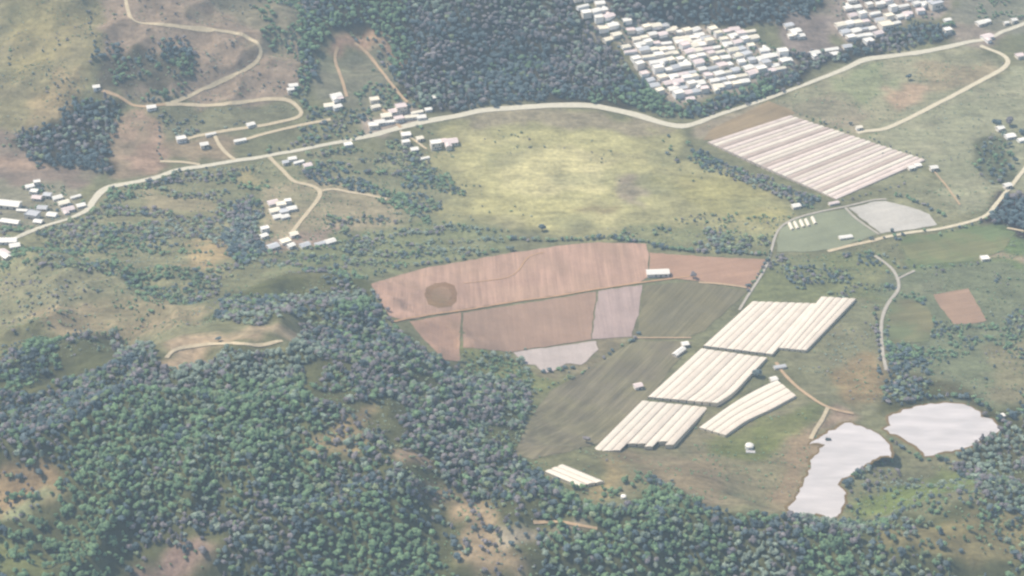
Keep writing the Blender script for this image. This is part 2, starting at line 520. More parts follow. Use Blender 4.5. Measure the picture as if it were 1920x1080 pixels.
BUSHY = [(1150,440),(1200,428),(1330,430),(1440,445),(1440,475),(1330,472),(1220,452),(1130,448)]
BUSH_STRIP = [(1300,280),(1330,290),(1400,322),(1480,352),(1540,372),(1520,390),(1480,380),(1400,345),(1330,318),(1295,300)]
HILL_R = [(1590,905),(1640,880),(1690,880),(1800,865),(1930,840),(1930,1100),(1590,980)]
VALLEY_EDGE = [(860,665),(900,640),(950,650),(985,690),(1020,705),(1090,690),(1050,720),(1000,760),(985,730),(930,705),(870,695)]
SLOPE_N = [(1000,860),(1040,880),(1140,940),(1230,910),(1290,935),(1240,900),(1160,905),(1090,930)]
HAMLET_TOP = [(590,110),(720,130),(770,190),(800,205),(690,240),(620,265),(560,270),(560,235),(600,200)]
HOUSES_MID = [(300,215),(550,200),(570,225),(480,240),(340,258),(300,250)]

ZONES = [
    # polygon, tone as seen in the haze, softness
    ([(-1500,-900),(3500,-900),(3500,1900),(-1500,1900)], (136,144,118)),
    ([(-400,-400),(165,-400),(178,40),(182,100),(165,160),(130,180),(100,250),(0,290),(-400,300)], (158,155,122)),
    ([(165,-400),(480,-400),(565,60),(565,130),(548,190),(300,200),(215,182),(180,120)], (166,150,136)),
    ([(390,-300),(560,-300),(560,90),(500,90),(470,50),(400,20)], (148,147,130)),
    ([(20,0),(120,0),(150,40),(120,110),(40,140),(0,120)], (166,160,120)),
    ([(90,130),(150,160),(110,230),(50,235),(40,200)], (176,160,124)),
    ([(-200,240),(60,240),(80,300),(180,325),(150,350),(-200,350)], (152,140,132)),
    ([(-100,292),(30,300),(75,320),(60,328),(-100,318)], (182,156,138)),
    ([(215,235),(250,215),(290,203),(305,250),(298,320),(250,338),(205,332),(205,270)], (180,152,134)),
    ([(300,210),(560,195),(565,225),(350,255),(305,262)], (140,146,122)),
    ([(300,262),(440,245),(440,295),(300,302)], (164,150,128)),
    ([(-200,335),(160,350),(168,395),(60,432),(-200,520)], (152,154,136)),
    ([(-300,480),(60,432),(170,400),(210,352),(330,322),(500,302),(520,320),(500,400),(480,470),(420,520),(330,570),(-300,530)], (150,155,124)),
    ([(250,370),(340,358),(425,372),(425,392),(290,405)], (172,164,132)),
    ([(430,320),(500,315),(505,350),(440,350)], (172,164,124)),
    ([(360,450),(425,438),(425,480),(395,512),(352,500)], (194,172,128)),
    ([(-300,515),(200,508),(340,565),(410,610),(330,655),(200,625),(-300,700)], (150,154,126)),
    ([(50,590),(150,568),(330,560),(400,608),(270,632),(140,640),(70,615)], (168,156,128)),
    ([(-100,600),(60,610),(140,650),(60,690),(-100,700)], (142,148,116)),
    ([(480,300),(860,262),(880,372),(960,432),(800,420),(640,462),(490,470),(500,380)], (146,152,124)),
    ([(490,360),(600,340),(720,362),(770,390),(640,440),(630,462),(500,465)], (170,162,134)),
    ([(540,430),(640,430),(640,465),(490,470)], (168,150,138)),
    ([(640,440),(800,408),(960,436),(960,462),(800,492),(690,515),(560,520),(480,500)], (140,154,120)),
    # yellow meadow
    ([(820,245),(900,212),(1040,203),(1110,203),(1200,222),(1260,240),(1290,290),(1330,312),(1400,347),(1480,385),(1495,412),(1450,445),(1440,470),(1220,455),(1130,450),(1050,440),(960,430),(830,420),(800,395),(860,370),(840,330),(810,300)], (172,172,126)),
    ([(860,280),(950,250),(1080,245),(1200,262),(1240,300),(1180,345),(1230,375),(1150,425),(1000,425),(880,400),(920,360),(870,330)], (193,190,132)),
    ([(930,300),(1010,275),(1110,280),(1160,310),(1140,350),(1060,370),(950,365)], (210,203,142)),
    ([(900,372),(1050,372),(1130,390),(1050,425),(920,405)], (194,190,130)),
    ([(830,215),(1040,205),(1110,205),(1200,224),(1260,245),(1200,255),(1040,235),(900,240)], (162,156,132)),
    ([(1160,335),(1205,335),(1210,385),(1165,385)], (178,164,142)),
    ([(1085,390),(1165,388),(1170,398),(1090,400)], (160,152,116)),
    ([(1230,330),(1330,320),(1480,390),(1440,420),(1330,400)], (178,176,120)),
    ([(1130,445),(1200,428),(1440,440),(1440,475),(1220,455)], (150,160,122)),
    # meadows on the right
    ([(1290,250),(1500,165),(1620,118),(1820,82),(1870,108),(1880,125),(1650,240),(1600,248),(1480,215),(1320,265)], (164,166,136)),
    ([(1290,250),(1440,188),(1492,212),(1330,266)], (170,160,138)),
    ([(1440,200),(1560,180),(1620,215),(1600,245),(1490,212)], (172,164,140)),
    ([(1560,150),(1660,120),(1680,160),(1600,190)], (158,172,132)),
    ([(1680,165),(1730,160),(1735,195),(1690,215),(1670,200)], (196,168,140)),
    ([(1720,120),(1860,110),(1850,140),(1740,180)], (170,160,132)),
    ([(1640,245),(1890,128),(2300,100),(2300,330),(1880,365),(1800,410),(1755,330),(1735,298),(1600,258)], (162,168,138)),
    ([(1640,345),(1740,320),(1800,410),(1700,420),(1760,410),(1650,375)], (152,158,128)),
    ([(1790,40),(1870,50),(1880,85),(1830,90),(1790,80)], (172,158,148)),
    ([(1780,-300),(2300,-300),(2300,50),(1880,70),(1790,40)], (142,148,136)),
    ([(1400,-200),(1560,-200),(1560,40),(1480,60),(1440,50)], (160,148,142)),
    ([(1440,490),(1560,475),(1680,480),(1690,560),(1600,560),(1380,585)], (134,148,114)),
    ([(1680,445),(1860,425),(2300,430),(2300,480),(1830,500),(1710,500)], (120,150,110)),
    ([(1830,478),(2300,462),(2300,482),(1830,492)], (180,160,140)),
    ([(1660,500),(2300,490),(2300,780),(1660,760)], (130,146,122)),
    ([(1850,640),(2300,600),(2300,770),(1880,760)], (146,148,122)),
    ([(1655,580),(1720,590),(1740,640),(1660,640)], (126,146,116)),
    # round the greenhouses
    ([(1480,665),(1600,560),(1650,580),(1655,770),(1600,775),(1540,750),(1490,700)], (142,148,122)),
    ([(1560,690),(1645,660),(1648,740),(1590,760)], (162,146,116)),
    ([(1150,850),(1300,800),(1500,745),(1545,770),(1520,830),(1540,850),(1480,965),(1300,945),(1220,910),(1100,920),(1130,870)], (146,146,122)),
    ([(1320,820),(1450,775),(1540,760),(1520,800),(1480,850),(1380,860)], (128,144,104)),
    ([(1500,805),(1520,800),(1520,860),(1500,900),(1470,960),(1430,955),(1475,860)], (162,146,124)),
    ([(1180,850),(1330,850),(1370,920),(1330,950),(1200,900)], (150,142,122)),
    ([(1130,870),(1180,860),(1160,920),(1090,930)], (172,158,122)),
    ([(1540,775),(1570,760),(1600,780),(1560,800),(1530,815)], (182,158,138)),
    (VALLEY_EDGE, (138,150,112)),
    ([(985,690),(1120,640),(1220,640),(1190,625),(1210,600),(1100,690),(1020,705)], (146,142,122)),
    # woods
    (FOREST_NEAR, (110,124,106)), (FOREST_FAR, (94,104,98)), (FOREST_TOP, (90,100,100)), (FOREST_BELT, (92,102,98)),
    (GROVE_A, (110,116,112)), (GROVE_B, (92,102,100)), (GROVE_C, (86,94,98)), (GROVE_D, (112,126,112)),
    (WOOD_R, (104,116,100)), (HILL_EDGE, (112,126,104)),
    # clearings in the woods
    ([(300,655),(340,638),(430,626),(545,622),(560,640),(480,652),(400,657),(330,682),(305,682)], (196,172,142)),
    ([(640,790),(690,755),(705,820),(665,865),(600,850),(570,830)], (160,148,120)),
    ([(715,852),(760,846),(815,852),(812,880),(735,882)], (180,156,134)),
    ([(785,935),(850,920),(880,950),(850,965),(790,955)], (164,150,128)),
    ([(850,970),(900,940),(950,960),(990,1000),(985,1090),(900,1090),(860,1040)], (180,160,132)),
    ([(945,965),(975,955),(1000,975),(1010,1000),(980,1010),(950,990)], (196,184,160)),
    ([(-100,925),(60,890),(110,930),(100,965),(-100,990)], (168,148,120)),
    ([(-100,1035),(80,1030),(120,1100),(-100,1100)], (142,156,110)),
    ([(240,1060),(330,1020),(400,1050),(420,1100),(240,1100)], (170,146,138)),
    ([(0,955),(80,945),(110,955),(40,975),(-20,990)], (150,164,130)),
    ([(1600,950),(1680,905),(1800,875),(1880,880),(1780,930),(1680,955),(1620,975)], (126,150,104)),
    ([(1620,1000),(1930,960),(1930,1040),(1700,1050)], (144,142,112)),
    ([(1000,980),(1060,976),(1130,985),(1120,996),(1010,995)], (178,166,152)),
    ([(620,75),(640,60),(680,52),(712,66),(735,100),(740,132),(722,132),(690,96),(660,82),(640,92)], (196,156,134)),
    ([(590,110),(640,100),(700,100),(760,185),(690,200),(600,190)], (140,146,128)),
    # town ground
    ([(1070,-200),(1120,-200),(1150,38),(1180,48),(1290,52),(1410,52),(1425,95),(1480,105),(1485,128),(1420,152),(1370,168),(1310,188),(1275,192),(1230,168),(1190,118),(1150,78),(1100,20)], (176,166,156)),
    ([(1560,-200),(1790,-200),(1780,20),(1700,45),(1620,80),(1570,80),(1555,50)], (170,158,150)),
    ([(1460,20),(1560,40),(1560,100),(1480,120),(1465,60)], (150,142,140)),
    ([(690,215),(760,200),(815,220),(740,245),(690,250)], (180,166,154)),
]
SOFT_PX = [None] * len(ZONES)

# ------------------------------------------------------------------ ground sheet
def build_ground():
    nx, ny = len(AX), len(AY)
    X = _X.ravel(); Y = _Y.ravel(); Z = AZ.ravel()
    # colour by ground cover; the borders wander
    wx = X + (fbm(X / 30, Y / 30, 51, 4) - .5) * 44; wy = Y + (fbm(X / 30, Y / 30, 57, 4) - .5) * 44
    col = np.zeros((len(X), 3))
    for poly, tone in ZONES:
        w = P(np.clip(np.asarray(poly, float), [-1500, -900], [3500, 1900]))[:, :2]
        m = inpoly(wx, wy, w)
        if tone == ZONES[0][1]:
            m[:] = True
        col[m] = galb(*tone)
    g = col.reshape(nx, ny, 3)
    for _ in range(4):
        g[1:-1, 1:-1] = 0.36 * g[1:-1, 1:-1] + 0.16 * (g[:-2, 1:-1] + g[2:, 1:-1] + g[1:-1, :-2] + g[1:-1, 2:])
    col = g.reshape(-1, 3)
    # dry and lush patches
    d1 = fbm(X / 45, Y / 25, 71, 4); d2 = fbm(X / 70, Y / 40, 77, 4)
    dry = smooth(.52, .72, d1)[:, None]; lush = smooth(.54, .74, d2)[:, None]
    wood = np.zeros(len(X))
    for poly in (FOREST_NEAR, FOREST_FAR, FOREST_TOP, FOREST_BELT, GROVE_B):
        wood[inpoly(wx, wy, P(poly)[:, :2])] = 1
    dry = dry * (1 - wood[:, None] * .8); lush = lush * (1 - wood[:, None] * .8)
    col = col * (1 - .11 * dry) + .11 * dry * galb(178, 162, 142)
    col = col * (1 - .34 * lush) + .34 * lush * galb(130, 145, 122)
    me = bpy.data.meshes.new('ground')
    I, J = np.meshgrid(np.arange(nx - 1), np.arange(ny - 1), indexing='ij')
    a = (I * ny + J).ravel()
    quads = np.c_[a, a + ny, a + ny + 1, a + 1].astype(np.int32)
    me.vertices.add(len(X)); me.vertices.foreach_set('co', np.c_[X, Y, Z].astype(np.float32).ravel())
    me.loops.add(quads.size); me.loops.foreach_set('vertex_index', quads.ravel())
    me.polygons.add(len(quads)); me.polygons.foreach_set('loop_start', np.arange(0, quads.size, 4, dtype=np.int32))
    me.polygons.foreach_set('use_smooth', np.ones(len(quads), bool))
    me.update(); me.validate()
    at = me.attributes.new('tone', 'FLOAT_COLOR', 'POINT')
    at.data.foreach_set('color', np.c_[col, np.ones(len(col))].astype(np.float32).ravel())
    me.materials.append(M['ground'])
    o = bpy.data.objects.new('ground', me); COL.objects.link(o)
    tag(o, 'valley floor and hillsides of grass, scrub and bare earth', None, None, 'structure')
build_ground()

# ------------------------------------------------------------------ fields
def A(px, py, dx, dy): return wdir(px, py, dx, dy)
RV = A(1000, 520, 4, 40)      # furrows running away from the viewer
RH = A(1000, 520, 60, -8)
FM = {}
def fld(px, tone, ang, per, amp, label, tone2=None, patch=0.12, lift=0.25, jag=2.0):
    m = field_mat('field_soil', alb(*tone), ang, per, amp, patch, alb(*tone2) if tone2 else None)
    return drape('crop_field', px, m, lift + .1, 3.2, None, label, True, jag)
fld([(697,532),(800,502),(940,478),(1040,462),(1120,455),(1210,457),(1216,478),(1213,522),(1200,530),(1100,545),(960,566),(870,580),(760,602),(730,592),(708,560)], (203,177,166), RV, 6, .14, 'large red ploughed field below the hedge, with a dark oval patch', (199,175,163))
fld([(1218,474),(1330,482),(1436,487),(1420,520),(1405,542),(1300,526),(1217,520)], (194,168,155), RH, 7, .08, 'bright red ploughed field with a long white barn on its left edge')
fld([(868,587),(1000,567),(1118,547),(1108,637),(960,660),(868,652)], (186,166,156), RV, 5, .07, 'brown tilled field in the middle of the red fields', (184,164,154))
fld([(1122,546),(1204,535),(1196,590),(1184,632),(1110,636)], (193,179,178), RV, 7, .12, 'pale lilac grey tilled strip beside the dark green crop')
fld([(768,604),(864,586),(862,678),(832,674),(790,632)], (198,172,160), RV, 8, .06, 'small red field tapering down to the wood', (194,171,156))
fld([(962,661),(1040,650),(1116,640),(1121,656),(1105,670),(1092,684),(1060,682),(1045,692),(1022,700),(1010,692),(1004,685),(985,684)], (214,205,203), RV, 6, .04, 'small pale lilac field with a ragged lower edge')
fld([(1208,536),(1300,528),(1402,546),(1360,585),(1322,620),(1290,633),(1194,633),(1200,590)], (146,147,136), A(1260,580,40,-42), 4, .2, 'dark grey green crop field beside the longest greenhouse', (150,150,136))
fld([(1190,640),(1300,641),(1260,690),(1222,742),(1180,785),(1130,830),(1060,848),(1000,862),(962,855),(985,800),(1030,735),(1090,700)], (152,151,141), A(1150,720,60,-60), 6, .24, 'grey ploughed field with slanting furrows left of the greenhouses', (155,155,140))
fld([(1458,472),(1456,452),(1464,430),(1490,412),(1535,400),(1584,392),(1646,438),(1600,455),(1560,468),(1500,473)], (164,173,156), A(1540,440,60,-14), 8, .05, 'grey green grass plot inside the bend of the lane')
fld([(1592,391),(1640,378),(1660,377),(1705,388),(1742,402),(1758,422),(1700,432),(1652,438)], (216,215,211), A(1660,410,60,-14), 8, .05, 'pale grey plot under nets between lane and bushes')
fld([(1748,552),(1815,542),(1832,570),(1850,602),(1820,607),(1788,608),(1765,578)], (184,164,152), A(1790,580,60,-10), 7, .1, 'small bare pinkish plot among green scrub')
fld([(1686,452),(1720,444),(1765,437),(1858,426),(1905,436),(1880,470),(1830,490),(1760,494),(1715,498),(1700,480)], (137,154,131), A(1780,460,60,-12), 6, .14, 'bright green crop plot below the cream lane', (150,156,134), .2)
fld([(1668,566),(1700,560),(1740,575),(1752,610),(1740,640),(1668,645),(1664,605)], (138,150,132), A(1700,600,60,-6), 6, .14, 'green plot on the right of the grey farm track', (150,152,134), .2)
# oval fallow patch and low ditches in the red field
drape('grass_patch', [(796,552),(800,540),(815,532),(835,530),(852,536),(858,550),(856,566),(845,575),(822,578),(804,572)], field_mat('fallow_grass', alb(166,146,132), RH, 5, .1, .2, alb(170,152,134)), .55, 3, None, 'dark oval fallow patch in the red field', True, 1.5)
drape('grass_patch', [(808,552),(814,542),(828,538),(842,542),(848,554),(842,564),(826,568),(812,563)], field_mat('fallow_grass_pale', alb(174,155,141), RH, 5, .1, .2, alb(164,150,132)), .68, 3, None, 'paler middle of the oval fallow patch', False, 1.5)
drape('dirt_strip', [(1440,190),(1480,205),(1492,213),(1340,262),(1318,264),(1330,245)], field_mat('bare_strip', alb(176, 164, 146), A(1400,230,60,-22), 5, .1), .3, 3, None, 'bare brown strip above the striped tunnels', True, 1.5)

# ponds
for w, pz in zip(POND_W, POND_Z):
    pass
for k, (px, lab) in enumerate(zip(POND_PX, ['long white pond with a narrow waist and ragged shore', 'rounded white pond by the dark trees'])):
    w = POND_W[k]
    ww = []
    for i in range(len(w)):
        a, b = w[i], w[(i + 1) % len(w)]
        m = max(1, int(np.linalg.norm(b - a) / 3))
        for j in range(m): ww.append(a + (b - a) * j / m)
    ww = np.array(ww)
    ww = ww + (np.c_[vnoise(ww[:, 0] / 5, ww[:, 1] / 5, 45), vnoise(ww[:, 0] / 5, ww[:, 1] / 5, 46)] - .5) * 4
    cm = ww.mean(0); tn = np.roll(ww, -1, 0) - np.roll(ww, 1, 0); tn /= np.linalg.norm(tn, axis=1, keepdims=True) + 1e-9
    nm = np.c_[tn[:, 1], -tn[:, 0]]
    if inpoly(np.array([ww[0, 0] + nm[0, 0] * .5]), np.array([ww[0, 1] + nm[0, 1] * .5]), ww)[0]: nm = -nm
    wid = 1.2 + 2.4 * vnoise(ww[:, 0] / 9, ww[:, 1] / 9, 47)
    rim = np.vstack([ww, ww + nm * wid[:, None]]); m_ = len(ww)
    rz = np.r_[np.full(m_, POND_Z[k] + .30), np.full(m_, POND_Z[k] + .12)]
    rim_o = mesh_obj('mud_bank', np.c_[rim, rz], [(a, (a + 1) % m_, m_ + (a + 1) % m_, m_ + a) for a in range(m_)], M['mud'])
    tag(rim_o, 'muddy bank round the ' + ('long' if k == 0 else 'rounded') + ' pond', None, None, 'structure')
    drape('pond', None, M['water'], 0, 8, POND_Z[k] + 0.35, lab, True, 0, ww)

# ------------------------------------------------------------------ roads
road('road', [(-60,480),(20,450),(55,435),(90,422),(130,410),(165,393),(176,375),(186,362),(205,351),(250,343),(300,331),(330,320),(395,310),(445,301),(480,297),(520,289),(560,282),(620,270),(690,256),(740,243),(790,230),(860,217),(900,208),(960,203),(1040,198),(1100,198),(1150,206),(1200,218),(1240,231),(1270,237),(1295,235),(1330,222),(1380,205),(1440,185),(1500,163),(1520,155),(1580,131),(1620,113),(1660,107),(1720,99),(1780,88),(1820,78),(1850,74),(1880,60),(1920,45),(1990,15)], 9.0, M['road'], 'main pale road winding across the whole valley', widths=[(20,450,5),(130,410,5),(186,362,8.5),(250,343,6.5),(445,301,6),(620,270,5),(740,243,7),(860,217,8),(1040,198,9),(1200,218,9.5),(1270,237,9),(1330,222,5.5),(1500,163,5),(1580,131,6.5),(1620,113,8.5),(1780,88,8),(1850,74,5.5),(1920,45,5.5)])
road('road', [(1838,86),(1855,93),(1870,98),(1886,107),(1892,115),(1882,128),(1850,146),(1800,173),(1740,204),(1690,229),(1655,243),(1620,246),(1607,250)], 5.8, M['cream_road'], 'cream gravel road curving from the village to the striped tunnels')
road('dirt_track', [(232,-60),(235,-10),(238,12),(246,36),(262,43),(310,47),(370,54),(430,60),(462,69),(484,83),(492,98),(484,114),(460,131),(430,146),(395,161),(360,178),(335,189),(310,196)], 4.0, M['dirt_pale'], 'looping brown track on the upper left hillside')
road('dirt_track', [(310,196),(350,196),(390,198),(440,194),(490,187),(530,186),(548,191),(560,203),(568,213),(556,222),(530,228),(490,236),(440,243),(410,248),(365,256),(344,264)], 4.4, M['dirt_pale'], 'pale lane bending sharply beside the houses')
road('dirt_track', [(440,268),(500,250),(560,236),(620,224)], 4.1, M['dirt_pale'], 'short pale lane parallel to the main road')
road('dirt_track', [(400,248),(406,262),(418,282),(440,300)], 4.1, M['dirt_pale'], 'short link lane down to the main road')
road('dirt_track', [(300,303),(340,304),(375,309)], 3.8, M['dirt_pale'], 'pale yard lane beside the red slope')
road('dirt_track', [(310,196),(280,200),(252,199),(236,189),(215,178),(182,168)], 3.2, M['dirt'], 'thin hillside path to the white hut')
road('dirt_track', [(505,295),(520,310),(538,328),(552,342),(580,347),(602,360),(592,380),(572,405),(556,425),(545,440)], 4.4, M['dirt_pale'], 'cream track down to the hamlet')
road('dirt_track', [(604,358),(625,354),(650,360),(690,366),(725,374)], 3.8, M['dirt_pale'], 'pale side track running right from the hamlet track')
road('dirt_track', [(634,88),(627,100),(630,120),(642,152),(650,182)], 3.5, M['dirt'], 'steep track left of the bare scar')
road('dirt_track', [(665,80),(690,101),(720,140),(745,172),(764,192)], 3.2, M['dirt'], 'steep straight track down from the bare scar')
road('dirt_track', [(716,205),(735,222),(752,240)], 3.8, M['dirt'], 'short red lane between the roadside houses')
road('dirt_track', [(750,246),(775,262),(800,280)], 2.6, M['dirt_pale'], 'footpath to the pink roofed houses')
road('dirt_track', [(1386,582),(1398,562),(1412,540),(1430,512),(1440,490),(1446,470),(1452,448),(1462,428),(1488,411),(1535,398),(1584,388),(1640,375),(1662,374)], 2.6, M['grey_track'], 'narrow farm lane round the grey green plot')
road('dirt_track', [(1552,472),(1590,462),(1632,453),(1660,445)], 4.4, M['dirt_pale'], 'pale strip of lane below the grey green plot')
road('road', [(1660,445),(1710,436),(1765,429),(1830,413),(1852,402),(1870,380),(1895,350),(1915,325),(1935,300)], 4.2, M['cream_road'], 'cream lane rising past the dark grove')
road('dirt_track', [(1888,428),(1915,433),(1960,441)], 3.2, M['dirt_pale'], 'pale lane at the right below the dark grove')
road('dirt_track', [(1585,390),(1602,408),(1624,424),(1648,440)], 2.6, M['grey_track'], 'grey edge path between the two pale plots')
road('dirt_track', [(1640,480),(1668,500),(1682,520),(1685,543),(1668,565),(1656,590),(1652,620),(1655,660),(1662,695)], 3.2, M['grey_track'], 'grey farm track running down through the scrub')
road('dirt_track', [(1680,525),(1700,515),(1715,508)], 2.6, M['grey_track'], 'short grey spur track')
road('dirt_track', [(1455,680),(1470,702),(1490,722),(1520,745),(1552,765),(1600,776)], 3.2, M['dirt'], 'orange farm track beside the greenhouses')
road('dirt_track', [(1552,765),(1543,785),(1530,805),(1520,824)], 3.5, M['dirt_pale'], 'pale track down to the pond')
road('dirt_track', [(1000,980),(1040,978),(1080,985),(1120,992)], 2.5, M['dirt'], 'grey path in the near wood')
road('dirt_track', [(312,672),(326,656),(370,648),(420,644),(480,648),(530,640)], 3.2, M['dirt_pale'], 'pale track along the forest clearing')
road('dirt_track', [(1748,318),(1775,350),(1800,385)], 1.9, M['dirt'], 'faint meadow footpath')
road('dirt_track', [(735,604),(800,592),(870,582),(960,567),(1040,556),(1118,543),(1206,530),(1290,519),(1303,516)], 2.1, M['sand_path'], 'pale farm track between the red fields', rag=.8)
road('dirt_track', [(870,532),(920,526),(955,520),(975,505),(990,482),(1020,474)], 1.3, M['sand_path'], 'thin pale path across the red field', rag=.8)
road('dirt_track', [(1190,634),(1250,634),(1296,634)], 1.9, M['dirt'], 'pale headland path below the dark crop')
road('dirt_track', [(1310,530),(1360,534),(1400,540)], 2.6, M['dirt'], 'pale headland path along the bright red field')

# ------------------------------------------------------------------ greenhouses
def greenhouse(label, cat, left, right, nb, hgt=2.5, rise=.36, mats=('plastic',), ends=None, group=None, name='greenhouse', gap=0.075, lift=0.0):
    """left and right long edges as px polylines from the far end to the near end; nb arched bays between them"""
    n = 26
    plane = [None]
    def res(p):
        p = catmull(p, 4.0) if len(p) > 2 else np.array([np.array(p[0]) + (np.array(p[1]) - np.array(p[0])) * t for t in np.linspace(0, 1, 20)], float)
        if plane[0] is None:
            q = P(p)[:, :2]
        else:       # the eaves of the level roof
            d = rays(p); a_, b_, c_ = plane[0]
            tt = (a_ * CAM[0] + b_ * CAM[1] + c_ + hgt - CAM[2]) / (d[:, 2] - a_ * d[:, 0] - b_ * d[:, 1])
            q = (CAM[None] + d * tt[:, None])[:, :2]
        s = np.r_[0, np.cumsum(np.linalg.norm(np.diff(q, axis=0), axis=1))]
        t = np.linspace(0, s[-1], n)
        return np.c_[np.interp(t, s, q[:, 0]), np.interp(t, s, q[:, 1])]
    L = res(left); Rr = res(right)
    ends = ends or [(0, 1)] * nb
    Q = np.vstack([L, Rr, (L + Rr) / 2]); hq = height(Q[:, 0], Q[:, 1])
    pc, *_ = np.linalg.lstsq(np.c_[Q, np.ones(len(Q))], hq, rcond=None)
    lift_ = min(1.2, float((hq - np.c_[Q, np.ones(len(Q))] @ pc).max()))
    def base(x, y): return pc[0] * x + pc[1] * y + pc[2] + lift_ * .6      # the frame stands on one level plane
    plane[0] = (pc[0], pc[1], pc[2] + lift_ * .6)
    L = res(left); Rr = res(right)
    block_poly(np.vstack([L, Rr[::-1]]))
    cen = (L.mean(0) + Rr.mean(0)) / 2
    root = empty(name, (cen[0], cen[1], height(np.array([cen[0]]), np.array([cen[1]]))[0]))
    tag(root, label, cat, group)
    rl = np.array(root.location)
    def at(u, v):  # u across 0..1, v along 0..1
        k = v * (n - 1); i = min(int(k), n - 2); f = k - i
        a = L[i] * (1 - f) + L[i + 1] * f; b = Rr[i] * (1 - f) + Rr[i + 1] * f
        return a * (1 - u) + b * u
    K = 7; S = 14
    for b in range(nb):
        e0, e1 = ends[b]
        u0 = (b + gap) / nb; u1 = (b + 1 - gap) / nb
        V = []; Fc = []
        dh = random.uniform(-.15, .15)
        for s in range(S + 1):
            v = e0 + (e1 - e0) * s / S
            for k in range(K + 1):
                t = k / K
                c = at(u0 + (u1 - u0) * t, v)
                V.append([c[0], c[1], hgt + dh + rise * math.sin(math.pi * t)])
        V = np.array(V)
        V[:, 2] += base(V[:, 0], V[:, 1])
        for s in range(S):
            for k in range(K):
                a = s * (K + 1) + k
                Fc.append((a, a + 1, a + K + 2, a + K + 1))
        mesh_obj('roof_bay', V - rl, Fc, M[mats[b % len(mats)]], root, True)
        # end walls of the bay
        for s, nm in ((0, 'end_wall'), (S, 'end_wall')):
            ring = V[s * (K + 1):(s + 1) * (K + 1)].copy()
            ring[:, 2] -= 0.02
            foot = ring.copy(); foot[:, 2] = height(foot[:, 0], foot[:, 1]) - 0.4
            mesh_obj('end_wall', np.vstack([ring, foot]) - rl, [(k, k + 1, K + 2 + k, K + 1 + k) for k in range(K)], M[mats[0]], root)
    for u, e in ((0.002, ends[0]), (0.998, ends[-1])):
        V = []
        for s in range(S + 1):
            c = at(u, e[0] + (e[1] - e[0]) * s / S); V.append([c[0], c[1], 0.0])
        V = np.array(V); z = height(V[:, 0], V[:, 1])
        T = V.copy(); T[:, 2] = base(V[:, 0], V[:, 1]) + hgt; V[:, 2] = z - 0.4
        mesh_obj('side_wall', np.vstack([T, V]) - rl, [(s, s + 1, S + 2 + s, S + 1 + s) for s in range(S)], M[mats[0]], root)
    for b in range(1, nb):
        e0 = max(ends[b - 1][0], ends[b][0]); e1 = min(ends[b - 1][1], ends[b][1])
        V = []
        for s in range(S + 1):
            v = e0 + (e1 - e0) * s / S
            for u in ((b - gap * 1.3) / nb, (b + gap * 1.3) / nb):
                c = at(u, v); V.append([c[0], c[1], hgt - 0.25])
        V = np.array(V); V[:, 2] += base(V[:, 0], V[:, 1])
        mesh_obj('gutter', V - rl, [(2 * s, 2 * s + 1, 2 * s + 3, 2 * s + 2) for s in range(S)], M['roof_seam' if rise < .6 else 'gutter'], root)
    return root

PP = ('plastic', 'plastic', 'plastic2', 'plastic', 'plastic2')
greenhouse('long cream plastic greenhouse, the farthest block of the stepped row', 'greenhouse', [(1410,565),(1318,648)], [(1534,569),(1449,664)], 9, mats=PP)
greenhouse('middle block of the stepped row of cream plastic greenhouses', 'greenhouse', [(1314,653),(1214,744)], [(1439,671),(1405,706),(1376,736),(1346,756)], 9, mats=PP)
greenhouse('nearest block of the stepped row of cream greenhouses, with a ragged lower end', 'greenhouse', [(1203,751),(1108,846)], [(1329,764),(1256,842)], 8, mats=PP,
           ends=[(0,1),(0,1),(0,1),(0,.86),(0,.87),(0,.93),(0,.82),(0,.9)])
greenhouse('narrow cream greenhouse wing jutting out on the right of the stepped row', 'greenhouse', [(1539,556),(1459,652)], [(1606,560),(1512,657)], 5, mats=PP)
greenhouse('curved cream greenhouse standing apart below the stepped row', 'greenhouse', [(1456,712),(1424,727),(1376,754),(1310,801)], [(1493,742),(1445,768),(1400,789),(1361,816)], 4, mats=('plastic_white','plastic','plastic','plastic2'))
greenhouse('small cream greenhouse with two ridges at the edge of the near wood', 'greenhouse', [(1056,870),(1133,902)], [(1021,884),(1084,911)], 3, hgt=2.8, rise=.5, mats=('plastic_white','plastic'))
random.seed(31)
tun = ('plastic2','plastic_pink','plastic_white','plastic_pink')
greenhouse('wide block of striped pink and white crop tunnels beside the upper meadow', 'crop tunnels', [(1480,216),(1326,266)], [(1735,300),(1568,374)], 26, hgt=1.0, rise=.8,
           mats=('plastic_pink','plastic','plastic_dust','plastic_pink','plastic2','plastic_pink','plastic','plastic_dust','plastic_pink','plastic','plastic2','plastic_dust','plastic_pink','plastic','plastic_pink','plastic_white','plastic_dust','plastic2','plastic_pink','plastic','plastic_pink','plastic2','plastic_dust','plastic_white','plastic_pink','plastic_pink'), name='crop_tunnels', gap=0.07)
